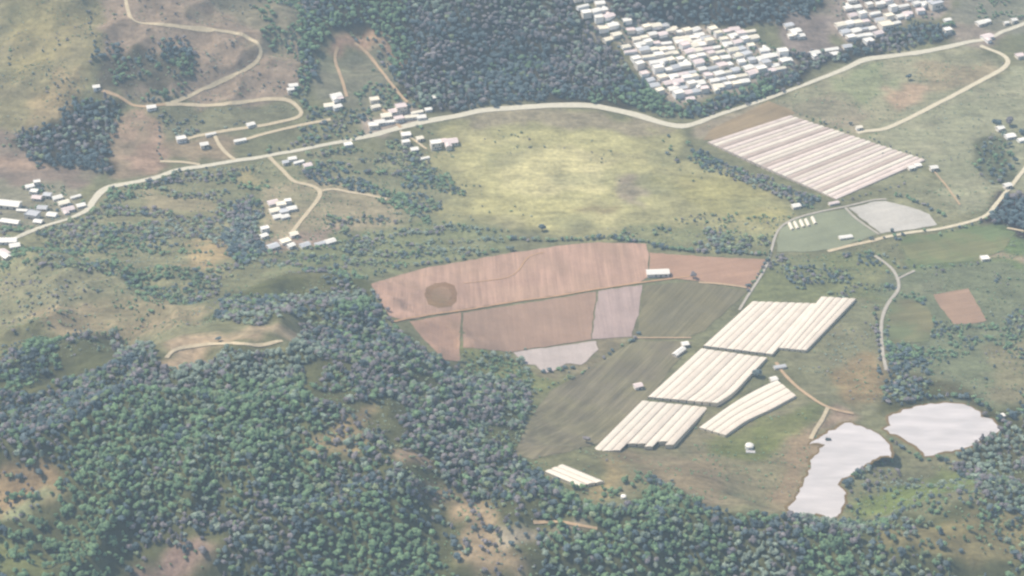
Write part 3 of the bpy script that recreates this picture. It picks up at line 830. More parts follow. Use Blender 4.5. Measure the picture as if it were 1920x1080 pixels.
# five little tunnels in the grey green plot
for k, (px, py) in enumerate([(1483,426),(1493,424),(1504,421),(1514,419),(1526,415)]):
    p = P1(px, py); a = wdir(px, py, 6, 12)
    r = empty('polytunnel', p, a); tag(r, 'small white plastic tunnel in the row by the bend of the lane', 'tunnel', 'small white tunnels by the bend of the lane')
    V = []; Fc = []
    for s in (-6.5, 6.5):
        for i in range(9):
            t = math.pi * i / 8; V.append((s, -2.0 * math.cos(t), 2.6 * math.sin(t) - .1))
    Fc = [(i, i + 1, i + 10, i + 9) for i in range(8)]
    mesh_obj('cover', V, Fc, M['plastic_white'], r, True)
    for s in (-6.45, 6.45):
        mesh_obj('end_wall', [(s, -1.95 * math.cos(math.pi * i / 8), 2.5 * math.sin(math.pi * i / 8) - .1) for i in range(9)], [tuple(range(9))], M['plastic2'], r)
    block_disc(p[0], p[1], 9)

# ------------------------------------------------------------------ houses
def box(V, Fc, x0, x1, y0, y1, z0, z1):
    n = len(V)
    V += [(x0,y0,z0),(x1,y0,z0),(x1,y1,z0),(x0,y1,z0),(x0,y0,z1),(x1,y0,z1),(x1,y1,z1),(x0,y1,z1)]
    Fc += [tuple(n + i for i in f) for f in ((0,3,2,1),(4,5,6,7),(0,1,5,4),(1,2,6,5),(2,3,7,6),(3,0,4,7))]
PROTO = {}
def house_meshes(kind, wall, roof):
    key = (kind, wall, roof)
    if key in PROTO: return PROTO[key]
    L, D, hh = {'gable': (11, 8, 3.2), 'flat': (10, 8.5, 3.6), 'ell': (12, 8, 3.2), 'long': (19, 7, 3.4), 'hut': (5, 4, 2.6), 'two': (10, 8, 6.2)}[kind]
    V = []; Fc = []
    parts = []
    box(V, Fc, -L/2, L/2, -D/2, D/2, -1.2, hh)
    if kind == 'ell': box(V, Fc, -L/2, -L/2 + 5, -D/2 - 5, -D/2, -1.2, hh - .05)
    RV_ = []; RF = []
    def gable(x0, x1, y0, y1, z, rise, axis='x', t=.18):
        n = len(RV_)
        if axis == 'x':
            ym = (y0 + y1) / 2
            prof = [(y0, z), (ym, z + rise), (y1, z), (y1, z - t), (ym, z + rise - t), (y0, z - t)]
            for x in (x0, x1): RV_.extend([(x, y, q) for y, q in prof])
        else:
            xm = (x0 + x1) / 2
            prof = [(x0, z), (xm, z + rise), (x1, z), (x1, z - t), (xm, z + rise - t), (x0, z - t)]
            for y in (y0, y1): RV_.extend([(x, y, q) for x, q in prof])
        for i in range(6):
            j = (i + 1) % 6
            RF.append((n + i, n + j, n + 6 + j, n + 6 + i))
        RF.append((n, n + 5, n + 4, n + 1)); RF.append((n + 1, n + 4, n + 3, n + 2))
        RF.append((n + 6, n + 7, n + 10, n + 11)); RF.append((n + 7, n + 8, n + 9, n + 10))
    if kind in ('flat', 'two'):
        box(RV_, RF, -L/2 - .3, L/2 + .3, -D/2 - .3, D/2 + .3, hh, hh + .25)
        for a in ((-L/2 - .3, L/2 + .3, -D/2 - .3, -D/2 - .05), (-L/2 - .3, L/2 + .3, D/2 + .05, D/2 + .3), (-L/2 - .3, -L/2 - .05, -D/2 - .05, D/2 + .05), (L/2 + .05, L/2 + .3, -D/2 - .05, D/2 + .05)):
            box(RV_, RF, *a, hh + .25, hh + .7)
    else:
        rise = 1.5 if kind != 'hut' else .9
        gable(-L/2 - .5, L/2 + .5, -D/2 - .5, D/2 + .5, hh - .1, rise)
        n = len(V)
        for x in (-L/2, L/2):
            V += [(x, -D/2, hh), (x, D/2, hh), (x, 0, hh + rise * .86)]
        Fc += [(n, n + 1, n + 2), (n + 4, n + 3, n + 5)]
        if kind == 'ell':
            gable(-L/2 - .4, -L/2 + 5.4, -D/2 - 5.5, -D/2 + 1.0, hh - .16, 1.0, 'y')
    def me(nm, v, f, mat):
        m = bpy.data.meshes.new(nm); m.from_pydata(v, [], f); m.materials.append(mat); m.update(); return m
    parts.append(('wall', me('wall', V, Fc, M[wall]), (0, 0, 0)))
    parts.append(('roof', me('roof', RV_, RF, M[roof]), (0, 0, 0)))
    dv = []; df = []; box(dv, df, -.55, .55, -.06, .06, 0, 2.1)
    wv = []; wf = []; box(wv, wf, -.7, .7, -.06, .06, 1.0, 2.2)
    yf = -D/2 - .05
    dm = me('door', dv, df, M['door']); wm = me('window', wv, wf, M['door'])
    fine = [('door', dm, (L * .12, yf, 0)), ('window', wm, (L * .36, yf, 0))]
    if kind != 'hut': fine += [('window', wm, (-L * .1, yf, 0))] if kind != 'ell' else []
    if kind == 'two': fine += [('window', wm, (-L * .3, yf, 3)), ('window', wm, (L * .3, yf, 3))]
    PROTO[key] = (parts, fine, max(L, D))
    return PROTO[key]
def house(px, py, ang, kind, wall, roof, label, cat='house', group=None, sc=1.0, fine=True, name='house', pos=None):
    p = P1(px, py) if pos is None else pos
    parts, fin, ext = house_meshes(kind, wall, roof)
    r = empty(name, p, ang); r.scale = (sc, sc * random.uniform(.92, 1.08), sc * random.uniform(.92, 1.1))
    tag(r, label, cat, group)
    for nm, me, off in parts + (fin if fine else []):
        o = bpy.data.objects.new(nm, me); COL.objects.link(o); o.parent = r; o.location = off
    block_disc(p[0], p[1], ext * sc * .5 + 1.0)
    return r
ROOFS = ['roof_white', 'roof_cream', 'roof_pink', 'roof_grey']
RN = {'roof_white': 'white', 'roof_cream': 'cream', 'roof_pink': 'pinkish', 'roof_grey': 'grey'}
KN = {'gable': 'gabled', 'flat': 'flat', 'ell': 'L-shaped', 'long': 'long', 'two': 'flat', 'hut': 'small'}
TOWN = [(1062,-14),(1130,-14),(1165,30),(1190,46),(1205,52),(1262,50),(1330,56),(1410,54),(1422,92),(1478,104),(1484,124),(1420,150),(1370,166),(1310,186),(1272,194),(1226,172),(1182,120),(1140,78),(1092,30)]
VILL = [(1590,-14),(1760,-14),(1752,14),(1700,38),(1655,62),(1615,78),(1585,80),(1560,62),(1585,30)]
def town(poly, c, du, su, sv, where, group, prob=.93, street=4):
    w = P(poly)[:, :2]
    ang = wdir(c[0], c[1], *du)
    o = P1(*c)[:2]
    U = np.array([math.cos(ang), math.sin(ang)]); Vv = np.array([-U[1], U[0]])
    n = 0
    for j in range(-30, 31):
        for i in range(-40, 41):
            off = 4.0 * math.floor(j / 2)
            q = o + U * (i * su + (i // street) * 6 + random.uniform(-1.5, 1.5)) + Vv * (j * sv + random.uniform(-1.2, 1.2))
            if not inpoly(np.array([q[0]]), np.array([q[1]]), w)[0] or random.random() > prob: continue
            if is_blocked(np.array([q[0]]), np.array([q[1]]))[0]: continue
            roof = random.choices(ROOFS, [.4, .32, .18, .10])[0]
            kind = random.choices(['gable', 'flat', 'ell', 'long', 'two'], [.42, .26, .12, .12, .08])[0]
            z = height(np.array([q[0]]), np.array([q[1]]))[0]
            d = (w - q[None])
            # part of town by where it stands
            px = project(np.array([[q[0], q[1], z]]))[0]
            part = where(px)
            extra = ' raised two-storey' if kind == 'two' else ''
            lab = f"{'' if not extra else 'two-storey '}house with {'an' if KN[kind][0]=='L' else 'a'} {KN[kind]} {RN[roof]} roof {part}"
            sc = random.uniform(.84, 1.14) if kind != 'long' else .78
            house(0, 0, ang + random.uniform(-.16, .16) + (math.pi if random.random() < .5 else 0), kind, random.choice(['wall_white', 'wall_cream']), roof, lab, 'house', group, sc, False, 'house', (q[0], q[1], z))
            n += 1
    return n
def project(q):
    d = q - CAM[None]
    z = d @ FWD
    return np.c_[960 + F * (d @ RIGHT) / z, 540 - F * (d @ UP) / z]
def where_town(p):
    if p[1] < 30: return 'in the narrow upper tail of the packed town'
    if p[0] < 1200: return 'along the left edge of the packed town'
    if p[1] > 150: return 'at the bottom tip of the packed town'
    if p[0] > 1405: return 'at the right end of the packed town'
    if p[1] < 78: return 'along the top edge of the packed town'
    return 'in the middle of the packed town' if p[0] < 1300 else 'in the right half of the packed town'
def where_vill(p):
    if p[1] < 15: return 'in the top rows of the right hand village'
    if p[0] > 1690: return 'on the right side of the right hand village'
    if p[1] > 48: return 'in the lowest rows of the right hand village'
    return 'in the middle of the right hand village'
n1 = town(TOWN, (1300, 110), (40, -7), 11.4, 12.0, where_town, 'houses packed in the hillside town')
n2 = town(VILL, (1650, 40), (40, -9), 12.2, 12.8, where_vill, 'houses of the right hand village', .85)
print("TOWN", n1, n2)
HS = [  # px, py, direction, kind, wall, roof, label, scale
 (1478,50,'gable','roof_grey','grey roofed house in the trees between town and village',1),
 (1490,62,'ell','roof_white','white L-shaped house in the trees between town and village',1.1),
 (1500,70,'gable','roof_white','white gabled house below the L-shaped house in the trees',.9),
 (1483,70,'flat','roof_white','flat white house left of the white gabled house in the trees',.8),
 (1470,118,'flat','roof_white','flat white house in the wooded belt, leftmost',1.1),
 (1447,108,'gable','roof_white','white gabled house where the town meets the belt',1),
 (1452,126,'gable','roof_white','lower white house where the town meets the belt',.9),
 (1527,103,'ell','roof_white','white L-shaped house in the wooded belt above the road',1),
 (1558,96,'long','roof_white','long white roofed building in the wooded belt',.9),
 (1564,104,'gable','roof_white','white house in front of the long building in the belt',.9),
 (1588,90,'gable','roof_grey','grey roofed house in the wooded belt below the village',1),
 (1628,80,'flat','roof_white','flat white house under the lowest village row',1.1),
 (1660,52,'flat','roof_cream','cream flat roofed hall at the right foot of the village',1.5),
 (1776,62,'two','roof_white','tall white house standing alone in the belt by the road',.9),
 (1776,40,'gable','roof_white','small white house at the end of the village lane',.8),
 (1838,46,'gable','roof_white','white house above the pinkish yard',1),
 (1848,43,'gable','roof_white','second white house above the pinkish yard',.9),
 (1886,46,'hut','roof_white','tiny white shed beside the main road at the right',1.2),
 (1900,42,'hut','roof_white','second tiny white shed beside the main road at the right',1.4),
 (1850,72,'ell','roof_pink','pinkish roofed house at the road junction',1.1),
 (1912,108,'flat','roof_pink','pinkish flat house at the right edge by the curve',1),
 (1752,12,'flat','roof_grey','grey walled yard building at the top right of the village',1.6),
 (700,238,'flat','roof_white','white flat roofed shop on the roadside row, leftmost',1),
 (712,232,'gable','roof_white','white gabled house second in the roadside row',1),
 (728,231,'long','roof_white','long white roof in the roadside row',.7),
 (724,220,'gable','roof_cream','cream house behind the roadside row',1),
 (738,212,'gable','roof_pink','pink roofed house at the corner of the red lane',1),
 (752,208,'two','roof_pink','tall pinkish house beside the red lane',1.15),
 (748,226,'flat','roof_pink','flat pinkish house at the foot of the red lane',1),
 (772,222,'long','roof_cream','long cream building along the main road',.8),
 (790,222,'gable','roof_white','white house right of the long cream building',.9),
 (782,213,'long','roof_cream','long cream shed behind the roadside row',.7),
 (803,207,'gable','roof_white','white house at the far end of the cream shed',.7),
 (702,190,'flat','roof_cream','cream house standing above the roadside row',1),
 (704,203,'gable','roof_cream','cream gabled house just above the roadside row',.9),
 (630,183,'ell','roof_white','white L-shaped house at the foot of the steep left track',1),
 (617,201,'gable','roof_cream','cream house below the L-shaped house',1),
 (632,203,'gable','roof_white','white house right of the cream house by the steep track',.9),
 (638,188,'hut','roof_pink','tiny pinkish shed beside the L-shaped house',1.2),
 (813,186,'hut','roof_white','tiny white hut at the lower edge of the far forest',1.3),
 (653,274,'flat','roof_white','white cube house alone below the main road',.85),
 (761,255,'gable','roof_white','white house just below the main road bend',.9),
 (761,272,'two','roof_white','tall white house below the main road',.85),
 (777,285,'hut','roof_white','small white hut on the path in the scrub',1.5),
 (797,298,'long','roof_white','low white shed beside the yellow meadow',.5),
 (787,263,'hut','roof_cream','small cream hut on the footpath',1.4),
 (817,277,'two','roof_white','white house at the corner of the yellow meadow',1.1),
 (828,268,'gable','roof_pink','pinkish house between the two meadow houses',1),
 (845,270,'ell','roof_pink','pink roofed house jutting into the yellow meadow',1.2),
 (550,163,'gable','roof_white','small white house at the right end of the upper hillside',.9),
 (545,172,'hut','roof_white','small shed beside the sharp lane bend',1.4),
 (181,167,'hut','roof_white','white hut at the end of the hillside path',1.4),
 (284,204,'gable','roof_white','lone white house at the top of the red slope',.9),
 (340,264,'flat','roof_white','white square house at the left end of the pale lane',1),
 (383,276,'hut','roof_white','small white hut between the two lanes',1.6),
 (450,266,'long','roof_white','long white roof beside the link lane',.7),
 (395,254,'long','roof_white','long low white building along the pale lane',.6),
 (470,236,'gable','roof_white','white house on the upper side of the pale lane',.8),
 (548,300,'gable','roof_white','white house below the main road, upper of three',.8),
 (560,306,'long','roof_white','long white house below the main road, middle of three',.6),
 (577,312,'gable','roof_pink','pinkish house below the main road, lowest of three',.8),
 (535,308,'hut','roof_grey','grey hut below the main road',1.2),
 (512,383,'gable','roof_pink','pink house at the top left of the farmyard cluster',.95),
 (527,387,'flat','roof_cream','cream house in the middle of the farmyard cluster',.95),
 (540,382,'two','roof_white','white two-storey house at the top right of the farmyard cluster',.7),
 (515,398,'gable','roof_cream','cream house at the left of the farmyard cluster',.95),
 (532,400,'flat','roof_grey','pale grey roof in the middle of the farmyard cluster',.9),
 (547,394,'gable','roof_white','white roof at the right of the farmyard cluster',.9),
 (520,409,'gable','roof_white','lowest left white roof of the farmyard cluster',.8),
 (534,409,'gable','roof_white','lowest right white roof of the farmyard cluster',.8),
 (497,435,'two','roof_white','white house at the left end of the hamlet',.8),
 (495,446,'hut','roof_white','small white shed below the left hamlet house',1.4),
 (535,456,'flat','roof_cream','cream house in the middle of the hamlet',1),
 (551,444,'hut','roof_cream','small cream shed at the end of the hamlet track',1.5),
 (512,466,'gable','roof_grey','grey roofed house at the lower edge of the hamlet',1),
 (546,465,'hut','roof_white','white shed at the lower edge of the hamlet',1.4),
 (572,463,'gable','roof_grey','grey house near the right of the hamlet',.9),
 (602,459,'long','roof_grey','long grey shed in the hamlet',.7),
 (619,456,'gable','roof_white','white house at the right end of the hamlet',.95),
 (56,352,'gable','roof_white','white house at the top of the left village',.8),
 (70,347,'two','roof_white','tall narrow white house at the top of the left village',.7),
 (64,362,'flat','roof_white','flat white house below the tall one in the left village',.8),
 (70,374,'gable','roof_pink','pinkish house in the middle of the left village',.9),
 (90,370,'hut','roof_grey','grey hut in the left village',1.5),
 (108,374,'gable','roof_white','white house in the upper right of the left village',.9),
 (142,371,'long','roof_white','long white roof at the right of the left village',.6),
 (120,384,'gable','roof_cream','cream house in the right of the left village',1),
 (128,396,'ell','roof_pink','pinkish house near the road in the left village',1),
 (152,388,'gable','roof_white','white house beside the road bend in the left village',.8),
 (98,406,'gable','roof_white','white house at the bottom of the left village',.9),
 (80,393,'gable','roof_grey','grey house in the middle of the left village',.9),
 (12,388,'long','roof_white','large white warehouse at the left edge',1.6),
 (42,397,'long','roof_white','white shed beside the warehouse',.6),
 (62,408,'flat','roof_grey','grey flat roofed building in the left village',1.3),
 (20,420,'long','roof_white','long white roof below the warehouse',1.0),
 (72,418,'gable','roof_white','white house below the grey flat building',.8),
 (12,456,'long','roof_white','white building at the left edge below the road',1.1),
 (28,464,'gable','roof_white','white house at the left edge near the road',.9),
 (8,478,'gable','roof_pink','pinkish house at the left edge, lowest',1),
 (12,486,'hut','roof_white','white hut at the left edge, lowest',1.6),
 (1492,389,'gable','roof_white','small white house in the hedge below the striped tunnels',.8),
 (1563,383,'long','roof_pink','pinkish shed at the lower corner of the striped tunnels',.6),
 (1720,312,'gable','roof_white','white shed at the right corner of the striped tunnels',.7),
 (1708,318,'hut','roof_white','small white hut beside the right tunnel corner',1.3),
 (1750,319,'hut','roof_white','white hut on the meadow path',1.5),
 (1610,243,'hut','roof_cream','cream gatehouse at the end of the cream road',1.3),
 (1585,447,'long','roof_white','white shed in the grey green plot',.72),
 (1846,487,'flat','roof_white','small white house in the bright green field',.8),
 (1233,516,'long','roof_white','long white barn on the edge of the bright red field',1.15),
 (1273,663,'long','roof_white','white packing shed left of the greenhouses',.78),
 (1284,649,'hut','roof_white','small white hut behind the packing shed',1.2),
 (1196,728,'hut','roof_pink','tiny pale hut on the grey ploughed field',1.4),
 (1450,715,'hut','roof_white','small white shed at the top of the curved greenhouse',1.2),
 (1462,690,'long','roof_grey','grey shed between greenhouses and track',.6),
 (1893,258,'gable','roof_white','white house behind the round trees at the right',1),
 (1874,245,'hut','roof_white','white hut between the two round trees',1.5),
 (1915,265,'gable','roof_white','white house at the right edge near the round trees',.8),
 (1888,352,'hut','roof_white','white hut where the right lane bends',1.5),
 (1878,782,'hut','roof_white','small white pump hut beside the rounded pond',.9),
]
for px, py, kind, roof, lab, sc in HS:
    dx, dy = (30, -6)
    if kind == 'long' and px == 1273: dx, dy = (20, -14)
    if px == 1233: dx, dy = (35, -1)
    if py > 360 and px < 100: dx, dy = (30, 3)
    house(px, py, wdir(px, py, dx, dy) + random.uniform(-.12, .12) * (0 if px in (1273, 1233) else 1), kind, random.choice(['wall_white', 'wall_cream']), roof, lab, 'house' if not any(k in lab for k in ('shed', 'barn', 'hut', 'warehouse')) else ('shed' if 'shed' in lab else 'barn' if 'barn' in lab else 'hut' if 'hut' in lab else 'warehouse'), None, sc)

# ------------------------------------------------------------------ water tanks
def tank(px, py, r, h, label):
    p = P1(px, py); root = empty('water_tank', p); tag(root, label, 'tank')
    n = 28
    V = [(r * math.cos(2*math.pi*i/n), r * math.sin(2*math.pi*i/n), z) for z in (-.5, h) for i in range(n)]
    mesh_obj('wall', V, [(i, (i+1) % n, n + (i+1) % n, n + i) for i in range(n)], M['metal_white'], root, True)
    V = []; Fc = []
    prof = [(r * 1.04, h - .05), (r * 1.0, h + .15), (r * .7, h + r * .22), (r * .35, h + r * .32), (.3, h + r * .35)]
    for rr, z in prof: V += [(rr * math.cos(2*math.pi*i/n), rr * math.sin(2*math.pi*i/n), z) for i in range(n)]
    for k in range(len(prof) - 1): Fc += [(k*n + i, k*n + (i+1) % n, (k+1)*n + (i+1) % n, (k+1)*n + i) for i in range(n)]
    Fc.append(tuple(range((len(prof)-1)*n, len(prof)*n)))
    mesh_obj('dome', V, Fc, M['roof_white'], root, True)
    V = []; Fc = []
    for s in (-.25, .25): box(V, Fc, s - .04, s + .04, -r - .18, -r - .1, 0, h + .6)
    for k in range(int(h / .4)): box(V, Fc, -.21, .21, -r - .17, -r - .11, .3 + k * .4, .34 + k * .4)
    mesh_obj('ladder', V, Fc, M['gutter'], root)
    block_disc(p[0], p[1], r + 2)
tank(1405, 840, 3.6, 3.2, 'white domed water tank on the green field above the long pond')
tank(1169, 935, 2.2, 2.6, 'small white water tank at the edge of the near wood')
p = P1(1407, 848); r_ = empty('water_trough', p, wdir(1407, 848, 30, 0)); tag(r_, 'low white trough in front of the domed water tank', 'trough')
V = []; Fc = []
for a in ((-4, 4, -1.6, -1.4), (-4, 4, 1.4, 1.6), (-4, -3.8, -1.4, 1.4), (3.8, 4, -1.4, 1.4)): box(V, Fc, *a, -.3, 1.0)
mesh_obj('basin_wall', V, Fc, M['metal_white'], r_)
mesh_obj('water', [(-3.8, -1.4, .75), (3.8, -1.4, .75), (3.8, 1.4, .75), (-3.8, 1.4, .75)], [(0, 1, 2, 3)], M['water'], r_)
block_disc(p[0], p[1], 5)

# ------------------------------------------------------------------ trees
LEAF = [
    leaf_mat('leaf_green', (0.217, 0.323, 0.178), (0.284, 0.401, 0.211)),
    leaf_mat('leaf_dark', (0.138, 0.188, 0.198), (0.201, 0.251, 0.251)),
    leaf_mat('leaf_olive', (0.288, 0.351, 0.188), (0.376, 0.421, 0.245)),
    leaf_mat('leaf_dry', (0.288, 0.258, 0.261), (0.376, 0.328, 0.314)),
    leaf_mat('leaf_pale', (0.301, 0.370, 0.276), (0.389, 0.439, 0.339)),
]
def crown_mesh(seed, shape):
    rd = random.Random(seed)
    V = []; Fc = []
    lobes = []
    nl = {0: 6, 1: 8, 2: 4}[shape]
    for k in range(nl):
        a = rd.uniform(0, 6.28); r = rd.uniform(.5, 2.1) if shape != 2 else rd.uniform(.1, .9)
        z = rd.uniform(3.2, 5.6) if shape == 0 else rd.uniform(2.6, 4.4) if shape == 1 else 2.6 + k * 1.3
        s = rd.uniform(1.2, 2.0) if shape != 2 else rd.uniform(1.3, 1.7) * (1.15 - .14 * k)
        lobes.append((r * math.cos(a), r * math.sin(a), z, s))
    lobes.append((0, 0, {0: 4.6, 1: 3.6, 2: 4.4}[shape], 2.0 if shape != 2 else 1.5))
    # inner body of each lobe
    for lx, ly, lz, s in lobes:
        bm = bmesh.new(); bmesh.ops.create_icosphere(bm, subdivisions=2, radius=s * .84)
        n = len(V)
        for v in bm.verts:
            f = 1 + rd.uniform(-.34, .26)
            V.append((lx + v.co.x * f, ly + v.co.y * f, lz + v.co.z * f * .82))
        for f in bm.faces: Fc.append(tuple(n + v.index for v in f.verts))
        bm.free()
        for k in range(26):
            t = rd.uniform(-.5, 1); ph = rd.uniform(0, 6.28); q = math.sqrt(max(0, 1 - t * t))
            d = Vector((q * math.cos(ph), q * math.sin(ph), t))
            c = Vector((lx, ly, lz)) + Vector((d.x, d.y, d.z * .85)) * s * rd.uniform(.82, 1.12)
            nrm = (d + Vector((rd.uniform(-.7, .7), rd.uniform(-.7, .7), rd.uniform(-.4, .7)))).normalized()
            a = nrm.orthogonal().normalized(); b = nrm.cross(a)
            w = rd.uniform(.28, .62)
            n = len(V); an = rd.uniform(0, 6.28); m = rd.choice((4, 5))
            for i in range(m):
                e = an + 6.283 * i / m; rr = w * rd.uniform(.6, 1.2)
                V.append(tuple(c + a * math.cos(e) * rr + b * math.sin(e) * rr + nrm * rd.uniform(-.12, .12)))
            Fc.append(tuple(range(n, n + m)))
    return V, Fc
def trunk_mesh(seed):
    rd = random.Random(seed); V = []; Fc = []
    def tube(p0, p1, r0, r1):
        n = len(V); d = (Vector(p1) - Vector(p0)).normalized(); a = d.orthogonal().normalized(); b = d.cross(a)
        for p, r in ((p0, r0), (p1, r1)):
            for i in range(6):
                e = 6.283 * i / 6; V.append(tuple(Vector(p) + a * math.cos(e) * r + b * math.sin(e) * r))
        Fc.extend([(n + i, n + (i + 1) % 6, n + 6 + (i + 1) % 6, n + 6 + i) for i in range(6)])
    tube((0, 0, -1.0), (.1, .05, 2.6), .3, .2)
    for k in range(4):
        a = k * 1.57 + rd.uniform(-.4, .4)
        tube((.08, .04, 2.0 + .2 * k), (1.5 * math.cos(a), 1.5 * math.sin(a), 3.8 + .2 * k), .14, .06)
    return V, Fc
def raw_mesh(nm, V, Fc, mats):
    me = bpy.data.meshes.new(nm); me.from_pydata(V, [], Fc)
    for m in mats: me.materials.append(m)
    me.update(); return me
SHAPES = [crown_mesh(11, 0), crown_mesh(12, 1), crown_mesh(13, 2), crown_mesh(14, 0), crown_mesh(15, 1)]
TR = [trunk_mesh(s) for s in (1, 2)]
TRM = [raw_mesh('trunk', v, f, [M['bark']]) for v, f in TR]
CROWN = {}
lib = bpy.data.collections.new('tree_library')      # source meshes for the forest stuff only; not linked to the scene
LIBN = 0
for ci in range(len(LEAF)):
    for si in range(len(SHAPES)):
        V, Fc = SHAPES[si]
        CROWN[(ci, si)] = raw_mesh('crown', V, Fc, [LEAF[ci]])
        tv, tf = TR[si % 2]
        me = raw_mesh('tree', V + tv, Fc + [tuple(i + len(V) for i in f) for f in tf], [LEAF[ci], M['bark']])
        me.polygons.foreach_set('material_index', [0] * len(Fc) + [1] * len(tf))
        o = bpy.data.objects.new('src_%03d' % LIBN, me); lib.objects.link(o); LIBN += 1
NS = len(SHAPES)

TREES = []   # x, y, colour, shape, scale, zone, priority
def add_tree(x, y, ci, si, sc, zone, pri=0):
    TREES.append((float(x), float(y), int(ci), int(si), float(sc), zone, pri))
def scatter(px, spacing, mix, s0, s1, zone, dens=1.0, nscale=35.0, thr=0.0, aniso=1.0, seed=0, shapes=(0, 1, 2, 3, 4), avoid=(), thin=(), tint=()):
    if zone == 'scrub': spacing *= .74; s0 *= .9
    w = P(px)[:, :2]
    lo = np.maximum(w.min(0), [-900, -640]); hi = np.minimum(w.max(0), [900, 1000])
    gx, gy = np.meshgrid(np.arange(lo[0], hi[0], spacing), np.arange(lo[1], hi[1], spacing))
    gx = gx.ravel() + rng.uniform(-.5, .5, gx.size) * spacing; gy = gy.ravel() + rng.uniform(-.5, .5, gy.size) * spacing
    wx = gx + (fbm(gx / 14, gy / 14, 81, 2) - .5) * 14; wy = gy + (fbm(gx / 14, gy / 14, 83, 2) - .5) * 14
    m = inpoly(wx, wy, w) & ~is_blocked(gx, gy)
    nz = fbm(gx / (nscale * aniso), gy / nscale, 91 + seed, 3)
    m &= (nz > thr) & (rng.random(gx.size) < dens)
    for a in avoid:
        aw = P(a)[:, :2]
        m &= ~(inpoly(wx, wy, aw) & (rng.random(gx.size) < .78))
    for a, keep in thin:
        aw = P(a)[:, :2]
        m &= ~(inpoly(wx, wy, aw) & ((rng.random(gx.size) > keep) | (nz < .46 - .1 * keep)))
    # only what a camera near this one could see
    q = project(np.c_[gx, gy, height(gx, gy)])
    m &= (q[:, 0] > -300) & (q[:, 0] < 2220) & (q[:, 1] > -260) & (q[:, 1] < 1340)
    gx, gy, wx, wy = gx[m], gy[m], wx[m], wy[m]
    cn = fbm(gx / 85, gy / 85, 101 + seed, 3) + rng.normal(0, .07, gx.size)  # broad leaf colour patches, also painting in light and shade of wooded relief
    cum = np.cumsum(mix) / sum(mix)
    rank = np.clip((cn - .24) / .52, 0, .999)
    ci = np.searchsorted(cum, rank, side='right')
    for a, mx in tint:
        k = inpoly(wx, wy, P(a)[:, :2]) & (rng.random(gx.size) < .93)
        ci[k] = rng.choice(5, k.sum(), p=np.array(mx) / sum(mx))
    sc = s0 + (s1 - s0) * rng.random(gx.size) ** 1.6
    for i in range(len(gx)):
        add_tree(gx[i], gy[i], min(ci[i], 4), random.choice(shapes), sc[i], zone)

CLEAR = [z for z, t in ZONES if z in ()]
clear_polys = [z[0] for z in ZONES[[i for i, z in enumerate(ZONES) if z[0] is HILL_EDGE][0] + 1:]]
# mix order: teal, dark, olive, dry, pale (noise picks along this order, so neighbours look alike)
scatter(FOREST_NEAR, 4.2, (.42, .20, .06, .16, .16), .50, 1.15, 'near', .97, avoid=clear_polys, seed=1,
        thin=[([(560,700),(760,640),(980,705),(985,880),(1000,920),(640,900),(600,800)], .93), ([(1590,985),(1930,950),(1930,1100),(1600,1100)], .6),
              ([(-100,870),(140,880),(140,1000),(-100,1020)], .6), ([(0,680),(200,630),(260,660),(100,720),(0,760)], .8), ([(200,1000),(420,1000),(440,1100),(200,1100)], .6), ([(780,930),(1010,930),(1010,1090),(820,1090)], .3)],
        tint=[([(230,740),(420,710),(640,720),(640,880),(560,960),(240,960),(130,880)], (.66, .06, .13, .02, .13)), ([(560,700),(760,640),(980,705),(985,880),(1000,920),(640,900),(600,800)], (.2, .12, .1, .36, .22)),
              ([(-50,740),(130,720),(140,900),(-50,930)], (.12, .48, 0, .32, .08)), ([(1040,900),(1290,940),(1400,1100),(960,1100)], (.55, .15, .1, .05, .15)), ([(1590,985),(1930,950),(1930,1100),(1600,1100)], (.25, .2, .22, .15, .18))])
scatter(FOREST_FAR, 5.2, (.22, .38, .03, .27, .10), .6, 1.3, 'far', .97, avoid=clear_polys, seed=2)
scatter(FOREST_TOP, 6.8, (.15, .55, .02, .20, .08), .8, 1.3, 'far', .97, seed=3)
scatter(FOREST_BELT, 6.2, (.2, .45, .03, .22, .1), .7, 1.15, 'far', .9, seed=4)
scatter([(175,110),(230,85),(290,78),(352,74),(370,120),(352,165),(310,195),(240,180),(185,175)], 5.8, (.3, .4, .03, .2, .07), .65, 1.15, 'far', .9, thr=.34, seed=5)
scatter(GROVE_B, 6.0, (.25, .5, .02, .16, .07), .75, 1.25, 'far', .97, seed=6)
scatter(GROVE_C, 6.0, (.2, .65, .0, .15, .0), .8, 1.3, 'far', 1, seed=7)
scatter(GROVE_D, 7.0, (.4, .2, .1, .1, .2), .6, 1.0, 'far', .6, seed=8)
scatter(WOOD_R, 5.6, (.35, .3, .08, .17, .1), .6, 1.15, 'near', .8, thr=.40, seed=9)
scatter(HILL_R, 5.8, (.3, .2, .1, .25, .15), .4, .9, 'near', .75, thr=.50, seed=10, avoid=[[(1600,950),(1680,905),(1800,875),(1880,880),(1780,930),(1680,955),(1620,975)]])
scatter(HILL_EDGE, 5.6, (.4, .2, .1, .15, .15), .55, 1.05, 'scrub', .85, thr=.42, aniso=2.2, seed=11)
scatter(SCRUB_L, 5.6, (.34, .12, .18, .16, .20), .35, 1.0, 'scrub', .9, thr=.47, aniso=3, nscale=18, seed=12)
scatter(RIVER_TREES, 5.6, (.2, .5, .0, .2, .1), .6, 1.1, 'scrub', .95, seed=13)
scatter(SCRUB_M, 5.2, (.34, .14, .18, .14, .20), .4, 1.0, 'scrub', .95, thr=.46, aniso=4, nscale=12, seed=14)
scatter(SCRUB_M2, 5.6, (.4, .12, .18, .1, .2), .4, .9, 'scrub', .9, thr=.51, aniso=4, nscale=12, seed=15)
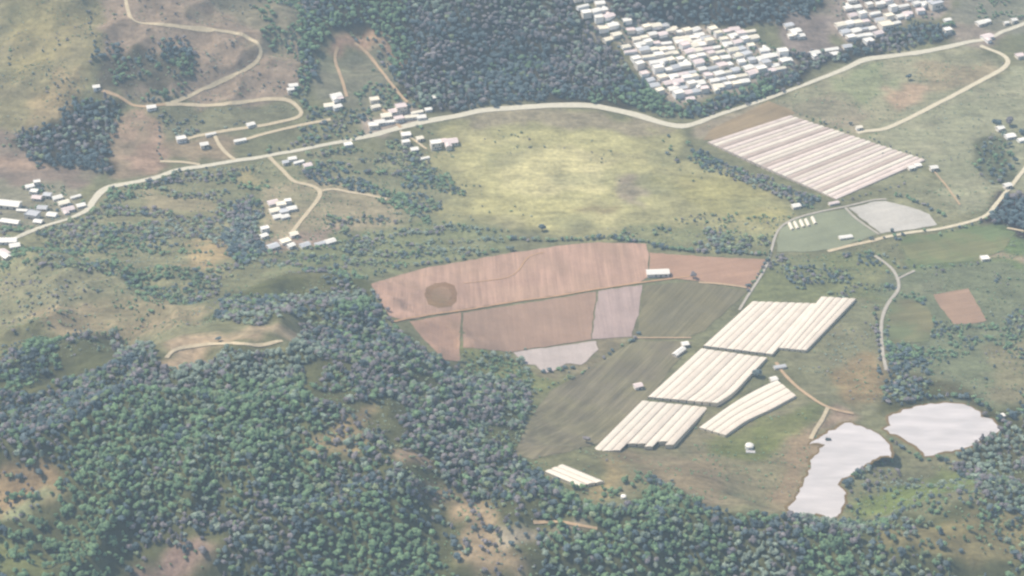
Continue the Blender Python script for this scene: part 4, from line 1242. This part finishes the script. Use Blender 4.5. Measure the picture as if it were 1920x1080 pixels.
scatter(SCRUB_R, 5.4, (.35, .2, .1, .2, .15), .35, .85, 'scrub', .85, thr=.48, aniso=2.0, nscale=16, seed=16)
scatter(SCRUB_R2, 5.4, (.4, .25, .1, .15, .1), .35, .85, 'scrub', .95, thr=.42, aniso=2.0, nscale=16, seed=17)
scatter(BUSHY, 5.6, (.2, .10, .28, .15, .27), .5, 1.05, 'scrub', .8, thr=.4, seed=18)
scatter(BUSH_STRIP, 5.4, (.3, .25, .1, .2, .15), .5, .95, 'scrub', .95, thr=.3, seed=19)
scatter(VALLEY_EDGE, 5.4, (.3, .1, .3, .1, .2), .35, .75, 'scrub', .7, thr=.46, seed=20)
scatter(SLOPE_N, 5.4, (.35, .2, .15, .15, .15), .4, .9, 'near', .8, thr=.42, seed=21)
scatter(HAMLET_TOP, 5.8, (.35, .25, .1, .15, .15), .45, .95, 'scrub', .8, thr=.45, aniso=2, seed=22)
scatter(HOUSES_MID, 5.8, (.35, .2, .12, .15, .18), .4, .8, 'scrub', .7, thr=.5, aniso=2, seed=23)
scatter([(0,0),(560,0),(560,200),(200,200),(0,290)], 8, (.3, .3, .1, .2, .1), .3, .7, 'scrub', .5, thr=.63, nscale=20, seed=24)
scatter([(0,510),(330,560),(400,620),(200,640),(0,690)], 7, (.3, .25, .15, .2, .1), .3, .7, 'scrub', .6, thr=.58, nscale=16, seed=25)
scatter([(820,250),(1260,245),(1480,390),(1440,460),(960,430),(800,395)], 8, (.3, .1, .3, .1, .2), .25, .5, 'scrub', .3, thr=.66, nscale=20, aniso=2, seed=26)
scatter([(1300,400),(1500,400),(1440,450),(1180,430)], 6, (.3, .2, .2, .15, .15), .3, .7, 'scrub', .6, thr=.5, nscale=15, aniso=2, seed=27)
scatter([(1660,430),(1930,400),(1930,780),(1660,760)], 9, (.35, .25, .15, .1, .15), .3, .75, 'scrub', .5, thr=.6, nscale=20, seed=28)
scatter([(1070,-20),(1150,30),(1420,50),(1485,125),(1275,195),(1150,80)], 7, (.35, .2, .15, .15, .15), .4, .8, 'scrub', .9, seed=29)
scatter([(1560,-20),(1790,-20),(1760,30),(1620,85),(1560,70)], 8, (.35, .3, .1, .15, .1), .35, .7, 'scrub', .5, seed=30)
scatter([(1780,-20),(1930,-20),(1930,40),(1800,30)], 6.5, (.3, .3, .1, .2, .1), .4, .9, 'scrub', .7, thr=.45, seed=31)

scatter([(-60,335),(160,350),(168,395),(60,432),(-60,500)], 7, (.35, .25, .1, .2, .1), .4, .8, 'scrub', .5, thr=.42, seed=62)
scatter([(1655,620),(1700,640),(1760,690),(1720,750),(1660,760)], 5, (.4, .3, .1, .15, .05), .5, 1.0, 'scrub', .9, thr=.38, seed=63)
for k, c in enumerate(clear_polys):
    if min(p[1] for p in c) > 600 and max(p[1] for p in c) > 700:
        scatter(c, 6.5, (.2, .2, .15, .3, .15), .3, .8, 'near', .6, thr=.45, nscale=16, seed=40 + k)
scatter([(552,312),(600,322),(660,335),(720,350),(770,375),(815,412),(800,420),(750,395),(700,368),(640,352),(570,338)], 5.2, (.3, .4, .05, .2, .05), .45, .95, 'scrub', .95, seed=60)
scatter([(980,640),(1000,700),(980,840),(900,860),(860,690)], 5.6, (.3, .15, .2, .15, .2), .4, .95, 'near', .8, thr=.4, seed=61)
scatter([(470,-20),(570,-20),(600,210),(545,190),(560,110),(500,80)], 6.5, (.3, .2, .1, .25, .15), .5, 1.1, 'scrub', .8, thr=.44, seed=32)
scatter([(640,60),(740,60),(790,210),(740,150)], 6, (.3, .2, .1, .25, .15), .4, .9, 'scrub', .5, thr=.44, seed=33)

for k, (poly, sp, thr) in enumerate([
    ([(-60,-40),(560,-40),(560,230),(300,250),(0,300),(-60,330)], 4.6, .46), ([(-60,430),(180,400),(340,320),(520,300),(860,260),(820,420),(960,440),(690,520),(560,600),(0,690),(-60,690)], 4.2, .42),
    ([(1130,430),(1480,400),(1440,470),(1130,450)], 4.6, .45), ([(1300,250),(1620,118),(1870,100),(1940,140),(1940,420),(1760,420),(1600,250),(1480,215)], 5.5, .52),
    ([(1440,480),(1940,430),(1940,780),(1660,770),(1480,700),(1600,560)], 4.4, .44), ([(1000,860),(1300,790),(1540,760),(1520,960),(1290,940),(1090,940)], 5.0, .50),
    ([(1590,890),(1940,840),(1940,1100),(1590,980)], 4.0, .40), ([(600,700),(1010,700),(1010,1090),(820,1090),(600,880)], 4.4, .44)]):
    scatter(poly, sp, (.34, .0, .32, .08, .26), .14, .42, 'under', .75, nscale=14, thr=thr, aniso=2.0, seed=70 + k)

def hedge(px, step, mix, s0, s1, label, group, jit=1.5, pri=2, skip=.1):
    q = P(catmull(px, 6))[:, :2]
    s = np.r_[0, np.cumsum(np.linalg.norm(np.diff(q, axis=0), axis=1))]
    t = 0.0
    while t < s[-1]:
        if random.random() > skip:
            x = np.interp(t, s, q[:, 0]) + random.uniform(-jit, jit); y = np.interp(t, s, q[:, 1]) + random.uniform(-jit, jit)
            add_tree(x, y, random.choices(range(5), mix)[0], random.randrange(NS), random.uniform(s0, s1), (label, group), pri)
        t += step * random.uniform(.7, 1.35)
G1 = (.35, .3, .12, .13, .1)
hedge([(690,520),(760,502),(840,490),(900,478),(955,466)], 7.5, G1, .45, .9, 'hedge tree along the upper left edge of the red field', 'hedge trees above the red field')
hedge([(955,448),(1010,452),(1080,450),(1150,447),(1215,456)], 4.2, (.3,.2,.2,.1,.2), .6, 1.05, 'hedge tree between the red field and the yellow meadow', 'hedge trees between red field and meadow')
hedge([(1225,462),(1300,472),(1370,474),(1440,478)], 4.2, G1, .65, 1.1, 'hedge tree along the top of the bright red field', 'hedge trees above the bright red field')
hedge([(830,418),(880,428),(960,436),(985,440)], 7, (.3,.4,.1,.1,.1), .4, .8, 'low hedge tree at the lower left of the yellow meadow', 'hedge trees below the meadow')
hedge([(690,440),(750,428),(795,420)], 7.5, (.4,.4,.1,.1,0), .35, .6, 'low bush in the field bank right of the hamlet', 'field bank bushes', 1)
hedge([(1300,286),(1340,302),(1400,330),(1450,350),(1500,368),(1535,378)], 6.0, (.3,.3,.08,.2,.12), .65, 1.1, 'tree in the hedge between the striped tunnels and the yellow meadow', 'hedge trees below the striped tunnels')
hedge([(1500,216),(1540,230),(1600,252)], 8, (.4,.4,.1,.1,0), .35, .6, 'low bush along the upper edge of the striped tunnels', 'bushes above the tunnels')
hedge([(1630,258),(1680,280),(1735,296)], 6.5, (.4,.5,.0,.1,0), .3, .55, 'small bush along the right edge of the striped tunnels', 'bushes right of the tunnels', .8)
hedge([(1570,380),(1640,362),(1700,345)], 9, G1, .35, .6, 'bush along the lower edge of the striped tunnels', 'bushes below the tunnels')
hedge([(1680,368),(1710,375),(1750,395),(1775,408)], 6, (.35,.4,.05,.15,.05), .65, 1.05, 'dark tree in the clump right of the pale grey plot', 'trees right of the grey plot')
hedge([(1400,545),(1420,520),(1436,495),(1446,470)], 6.5, G1, .45, .85, 'tree along the farm lane at the end of the bright red field', 'lane trees by the red field')
hedge([(1445,445),(1460,420),(1490,405)], 9, G1, .3, .5, 'small bush on the outside of the lane bend', 'bushes at the lane bend')
hedge([(1130,672),(1160,650),(1190,634)], 8, G1, .4, .8, 'bush on the bank between the pale field and the grey field', 'bank bushes by the pale field')
hedge([(1195,628),(1185,640),(1195,642)], 6, (.1,.7,0,.2,0), .55, .8, 'dark tree at the corner of the dark green crop', 'corner trees by the crop')
hedge([(1020,698),(1040,695),(1062,690),(1085,692)], 8, (.2,.7,0,.1,0), .6, .85, 'dark round tree at the ragged edge of the pale lilac field', 'trees below the pale field', 1)
hedge([(1000,735),(1040,722),(1080,705),(1110,690)], 9, G1, .3, .6, 'bush above the slanting furrows', 'bushes above the furrows')
hedge([(1478,972),(1505,982),(1535,986),(1562,996),(1592,975)], 5.5, (.4,.4,.05,.1,.05), .7, 1.1, 'tree on the lower shore of the long pond', 'trees on the lower pond shore')
hedge([(1590,905),(1615,888),(1640,872),(1675,866)], 6, (.35,.4,.05,.15,.05), .6, 1.05, 'tree on the right shore of the long pond', 'trees on the right pond shore')
hedge([(1668,828),(1692,840),(1715,855),(1740,864),(1790,854),(1840,838)], 6, (.45,.3,.05,.15,.05), .55, .95, 'tree on the bank between the two ponds', 'trees between the ponds')
hedge([(1690,760),(1740,748),(1800,746),(1840,762),(1880,790),(1885,810)], 5.6, (.3,.5,.02,.13,.05), .7, 1.15, 'dark tree behind the rounded pond', 'trees behind the rounded pond')
hedge([(1640,580),(1645,620),(1648,670),(1645,720)], 6.5, (.3,.3,.05,.25,.1), .45, .85, 'tree along the left of the grey farm track', 'trees along the grey track')
hedge([(1220,905),(1260,915),(1300,930)], 8, G1, .4, .7, 'bush on the lower edge of the brown field', 'bushes below the brown field')
hedge([(1610,452),(1640,448),(1700,440),(1740,432)], 11, (.3,.6,.0,.1,0), .35, .75, 'dark bush on the lane below the pale grey plot', 'bushes on the lane')
hedge([(168,20),(172,60),(178,90),(170,120)], 7, (.3,.5,0,.2,0), .35, .7, 'dark bush in the gully on the upper left hillside', 'gully bushes')
hedge([(560,80),(565,130),(570,170),(575,200)], 6, (.5,.3,.05,.1,.05), .5, .9, 'tree at the left end of the far forest', 'trees at the forest end')
hedge([(297,220),(298,250),(297,290),(300,300)], 6, (.2,.6,0,.2,0), .35, .6, 'dark bush beside the red slope', 'bushes beside the red slope')
hedge([(1245,250),(1250,275),(1260,300),(1285,300)], 8, (.4,.25,.1,.1,.15), .5, .95, 'tree at the right end of the yellow meadow', 'trees at the meadow end', 5)
hedge([(780,235),(800,245),(815,255)], 7, (.4,.3,.05,.15,.1), .4, .8, 'tree beside the pink roofed houses', 'trees by the pink houses', 3)
hedge([(640,262),(665,258),(690,250)], 6, (.3,.5,.0,.15,.05), .6, 1.0, 'dark tree along the main road left of the roadside row', 'roadside trees', 4)
hedge([(500,285),(540,270),(580,262),(620,255)], 7, G1, .5, .9, 'tree above the main road', 'trees above the main road', 5)
hedge([(1330,420),(1360,412),(1390,408)], 9, (.4,.3,.2,0,.1), .4, .7, 'bush on the lower right of the yellow meadow', 'meadow bushes', 4)
hedge([(1300,224),(1340,212),(1400,192),(1450,178),(1500,158)], 8, (.3,.4,.05,.2,.05), .5, .95, 'tree on the town side of the main road', 'trees on the town side of the road', 4)
hedge([(1765,440),(1800,428),(1840,418),(1858,408)], 7, (.3,.5,.0,.15,.05), .4, .75, 'dark bush along the cream lane above the green plot', 'bushes along the cream lane', 2)
hedge([(1690,505),(1660,480),(1640,478)], 6, (.4,.3,.1,.1,.1), .4, .8, 'bush at the top of the grey farm track', 'bushes at the track top', 4)
hedge([(1715,502),(1780,500),(1840,495)], 7, (.5,.3,.1,.1,0), .35, .7, 'bush along the lower edge of the bright green plot', 'bushes below the green plot', 1.5)
hedge([(215,352),(260,346),(330,326),(400,316)], 9, (.4,.25,.1,.15,.1), .4, .8, 'tree on the lower verge of the main road at the left', 'verge trees at the left', 3, skip=.3)
hedge([(440,296),(520,284),(600,270),(700,250)], 9, (.4,.25,.1,.15,.1), .4, .85, 'tree on the upper verge of the main road', 'upper verge trees', 2.5, skip=.3)
hedge([(694,545),(706,570),(722,598),(760,632),(800,660),(850,690),(905,704)], 5.5, (.3,.25,.08,.22,.15), .5, 1.0, 'tree of the near wood at the edge of the red field', 'wood edge trees by the red field', 3, skip=.05)
hedge([(775,305),(810,322),(850,346),(900,350)], 5.5, (.4,.4,.1,.1,0), .3, .55, 'low bush on the curved ditch left of the yellow meadow', 'ditch bushes', 1)
hedge([(560,470),(610,462),(650,450),(690,440)], 5.5, (.4,.4,.05,.15,0), .4, .7, 'bush behind the hamlet houses', 'bushes behind the hamlet', 2)
hedge([(280,345),(320,335),(345,330)], 6, (.3,.4,.05,.15,.1), .45, .8, 'bush below the main road on the left', 'bushes below the left road', 3)
SOLO = [
 (1703,150,1,0,1.15,'lone dark tree in the middle of the upper right meadow'),
 (1868,240,1,0,1.6,'left one of two round dark trees on the right meadow'),
 (1893,236,3,3,1.6,'right one of two round dark trees on the right meadow'),
 (1915,252,1,1,1.2,'dark tree at the right edge beside the white house'),
 (1545,232,1,0,.6,'small dark tree above the striped tunnels, left one'),
 (1595,234,1,1,.75,'small dark tree above the striped tunnels beside the gatehouse'),
 (1017,432,1,3,1.25,'tall dark tree standing out of the hedge below the yellow meadow'),
 (1300,522,3,0,1.1,'brown bushy tree between the bright red field and dark crop'),
 (1420,706,1,1,1.5,'dark round tree at the corner of the middle greenhouse'),
 (1100,830,3,0,1.05,'brown tree at the near corner of the greenhouse row'),
 (1552,829,1,0,.75,'small dark tree standing in the white pond water'),
 (1010,885,1,1,.9,'dark tree left of the small greenhouse'),
 (727,584,3,1,.8,'brown bush in the left corner of the red field'),
 (785,480,0,2,1.1,'pointed tree above the red field'),
 (655,478,1,0,.8,'left one of two dark trees in the green strip'),
 (678,478,1,3,.9,'right one of two dark trees in the green strip'),
 (960,470,4,1,.95,'pale bushy tree at the upper corner of the red field'),
 (1585,912,1,1,1.15,'dark tree leaning into the waist of the long pond'),
 (1655,290,1,1,.5,'small bush on the right meadow'),
 (1672,438,1,0,.9,'dark tree beside the cream lane'),
 (1290,272,0,0,.9,'leafy tree beside the main road bend'),
 (1795,372,1,0,.6,'small dark bush on the right meadow path'),
 (885,945,1,0,.6,'small dark bush on the sandy knoll'),
 (970,985,1,1,.6,'dark bush on the white bare knoll, upper'),
 (985,1005,1,1,.6,'dark bush on the white bare knoll, lower'),
 (955,995,1,0,.6,'dark bush on the left of the white bare knoll'),
 (905,985,3,0,.6,'brown bush on the sandy slope'),
 (410,640,1,0,.8,'dark bush beside the pale clearing track'),
 (55,555,1,0,.6,'small dark tree on the left slope'),
 (1260,905,1,0,.5,'small bush at the edge of the brown field'),
]
for px, py, ci, si, sc, lab in SOLO:
    p = P1(px, py); add_tree(p[0], p[1], ci, si, sc, (lab, None), 3)

# individuals: lone and hedge trees first, then those that show largest
def size_of(t):
    d = math.hypot(t[0] - CAM[0], t[1] - CAM[1])
    return t[4] / d
vis = []
pz = height(np.array([t[0] for t in TREES]), np.array([t[1] for t in TREES]))
pp = project(np.c_[[t[0] for t in TREES], [t[1] for t in TREES], pz])
inside = (pp[:, 0] > 4) & (pp[:, 0] < 1916) & (pp[:, 1] > 8) & (pp[:, 1] < 1076)
order = sorted(range(len(TREES)), key=lambda i: (-(TREES[i][6] if TREES[i][6] == 3 else 0), -size_of(TREES[i]) * (1.35 if TREES[i][6] else 1.0)))
order = [i for i in order if inside[i]]
chosen = set(order[:300])
CNAME = ['green', 'dark blue-green', 'olive green', 'brownish dry', 'pale green']
def near_label(i):
    x, y = pp[i]
    c = CNAME[TREES[i][2]]; s = ['rounded', 'spreading', 'upright', 'rounded', 'spreading'][TREES[i][3]]
    if x > 1580: w = 'in the wood on the lower right hill'
    elif x > 1060: w = 'in the near wood below the brown field'
    elif x > 780: w = 'in the near wood around the sandy slope'
    elif y < 760: w = 'near the top of the big wooded hill'
    elif x > 420: w = 'on the lower right flank of the big wooded hill'
    elif y > 960: w = 'at the bottom left of the big wooded hill'
    else: w = 'in the left part of the big wooded hill'
    if TREES[i][5] == 'far': w = 'in the far forest beyond the main road' if y < 260 else 'in the dark grove at the right edge'
    if TREES[i][5] == 'scrub': w = 'in the valley scrub'
    return f'{c} {s} tree {w}', f'{c} {s} trees {w}'
for i in chosen:
    x, y, ci, si, sc, zone, pri = TREES[i]
    small = sc < .62 and isinstance(zone, tuple)
    nm = 'bush' if isinstance(zone, tuple) and 'bush' in zone[0] and 'bushy' not in zone[0] else 'tree'
    r = empty(nm, (x, y, pz[i]), random.uniform(0, 6.28)); r.scale = (sc, sc, sc * random.uniform(.85, 1.1))
    if isinstance(zone, tuple):
        lab, grp = zone
        if grp: lab = f"{CNAME[ci]} {lab}".replace('dark blue-green dark', 'dark').replace('green dark', 'green')
    else:
        lab, grp = near_label(i)
    tag(r, lab, nm, grp)
    for part, me in (('trunk', TRM[si % 2]), ('crown', CROWN[(ci, si)])):
        o = bpy.data.objects.new(part, me); COL.objects.link(o); o.parent = r

# the rest: forest masses
def stuff_object(name, idx, label):
    n = len(idx)
    if not n: return
    co = np.array([(TREES[i][0], TREES[i][1], pz[i] - .1) for i in idx], np.float32)
    me = bpy.data.meshes.new(name)
    me.vertices.add(n); me.vertices.foreach_set('co', co.ravel())
    a = me.attributes.new('kind_index', 'INT', 'POINT'); a.data.foreach_set('value', np.array([TREES[i][2] * NS + TREES[i][3] for i in idx], np.int32))
    a = me.attributes.new('size', 'FLOAT_VECTOR', 'POINT')
    sc = np.array([[TREES[i][4]] * 3 for i in idx], np.float32); sc[:, 2] *= rng.uniform(.8, 1.15, n) * (.72 if name == 'scrub' else .48 if name == 'undergrowth' else 1.0); sc[:, :2] *= rng.uniform(.92, 1.15, (n, 2))
    a.data.foreach_set('vector', sc.ravel())
    a = me.attributes.new('turn', 'FLOAT_VECTOR', 'POINT')
    tr = np.zeros((n, 3), np.float32); tr[:, 2] = rng.uniform(0, 6.28, n); tr[:, :2] = rng.normal(0, .05, (n, 2))
    a.data.foreach_set('vector', tr.ravel())
    o = bpy.data.objects.new(name, me); COL.objects.link(o)
    ng = bpy.data.node_groups.new(name + '_nodes', 'GeometryNodeTree')
    ng.interface.new_socket('Geometry', in_out='INPUT', socket_type='NodeSocketGeometry')
    ng.interface.new_socket('Geometry', in_out='OUTPUT', socket_type='NodeSocketGeometry')
    N = ng.nodes.new
    gi, go = N('NodeGroupInput'), N('NodeGroupOutput')
    ci = N('GeometryNodeCollectionInfo'); ci.inputs[0].default_value = lib; ci.inputs[1].default_value = True; ci.inputs[2].default_value = True
    ip = N('GeometryNodeInstanceOnPoints'); ip.inputs['Pick Instance'].default_value = True
    def attr(nm, typ):
        nd = N('GeometryNodeInputNamedAttribute'); nd.data_type = typ; nd.inputs['Name'].default_value = nm; return nd.outputs[0]
    L = ng.links.new
    L(gi.outputs[0], ip.inputs['Points']); L(ci.outputs[0], ip.inputs['Instance'])
    L(attr('kind_index', 'INT'), ip.inputs['Instance Index'])
    er = N('FunctionNodeEulerToRotation'); L(attr('turn', 'FLOAT_VECTOR'), er.inputs[0]); L(er.outputs[0], ip.inputs['Rotation'])
    L(attr('size', 'FLOAT_VECTOR'), ip.inputs['Scale']); L(ip.outputs[0], go.inputs[0])
    md = o.modifiers.new('scatter', 'NODES'); md.node_group = ng
    tag(o, label, None, None, 'stuff')
rest = [i for i in range(len(TREES)) if i not in chosen]
def zn(i):
    z = TREES[i][5]
    return z if isinstance(z, str) else 'scrub'
stuff_object('forest', [i for i in rest if zn(i) == 'near'], 'dense mixed forest covering the near hillside')
stuff_object('forest', [i for i in rest if zn(i) == 'far'], 'bluish forest on the hills beyond the main road')
stuff_object('scrub', [i for i in rest if zn(i) == 'scrub'], 'scattered bushes and low trees across the valley')
stuff_object('undergrowth', [i for i in rest if zn(i) == 'under'], 'low tufts and shrubs growing through the rough grass')
print('TREES', len(TREES), len(chosen))

# ------------------------------------------------------------------ haze
hz = NT('haze_air')
pv = hz.n('ShaderNodeVolumePrincipled')
pv.inputs['Color'].default_value = (0.68, 0.87, 1.0, 1)
pv.inputs['Density'].default_value = 0.000125
pv.inputs['Anisotropy'].default_value = 0.0
hz.l(pv.outputs[0], hz.out.inputs['Volume'])
zlo = float(min(v.co.z for v in bpy.data.objects['ground'].data.vertices)) - 1.0
V = []; Fc = []; box(V, Fc, -3700, 3700, -3700, 3700, zlo, CAM[2] + 30)
o = mesh_obj('haze', V, Fc, hz.m); tag(o, 'thin bluish haze filling the valley', None, None, 'stuff')

# ------------------------------------------------------------------ light, sky, camera
SUN_EL, SUN_AZ = R(56), math.atan2(0.30, -0.95)       # direction towards the sun, in the ground plane
world = bpy.data.worlds.new('World'); scene.world = world; world.use_nodes = True
nt = world.node_tree
bg = nt.nodes['Background']; sky = nt.nodes.new('ShaderNodeTexSky'); sky.sky_type = 'NISHITA'; sky.sun_disc = False
sky.sun_elevation = SUN_EL; sky.sun_rotation = math.pi / 2 - SUN_AZ
nt.links.new(sky.outputs[0], bg.inputs[0]); bg.inputs[1].default_value = 0.12
sd = bpy.data.lights.new('sun', 'SUN'); sd.energy = 4.2; sd.angle = R(0.53); sd.color = (1.0, 0.94, 0.84)
so = bpy.data.objects.new('sun', sd); COL.objects.link(so)
dv = Vector((math.cos(SUN_AZ) * math.cos(SUN_EL), math.sin(SUN_AZ) * math.cos(SUN_EL), math.sin(SUN_EL)))
so.rotation_euler = dv.to_track_quat('Z', 'Y').to_euler(); so.location = dv * 900

cd = bpy.data.cameras.new('camera'); cam = bpy.data.objects.new('camera', cd); COL.objects.link(cam)
cd.sensor_width = 36; cd.lens = 36 / (2 * math.tan(R(14.0))); cd.clip_start = 1; cd.clip_end = 20000
cam.location = CAM; cam.rotation_euler = (math.pi / 2 - TH, 0, 0)
scene.camera = cam
vs = scene.view_settings
vs.view_transform = 'Standard'; vs.look = 'None'; vs.exposure = 0.55; vs.gamma = 1.0; vs.use_curve_mapping = False
scene.cycles.use_denoising = True
scene.cycles.max_bounces = 5; scene.cycles.diffuse_bounces = 2; scene.cycles.volume_bounces = 0
scene.cycles.filter_width = 2.4
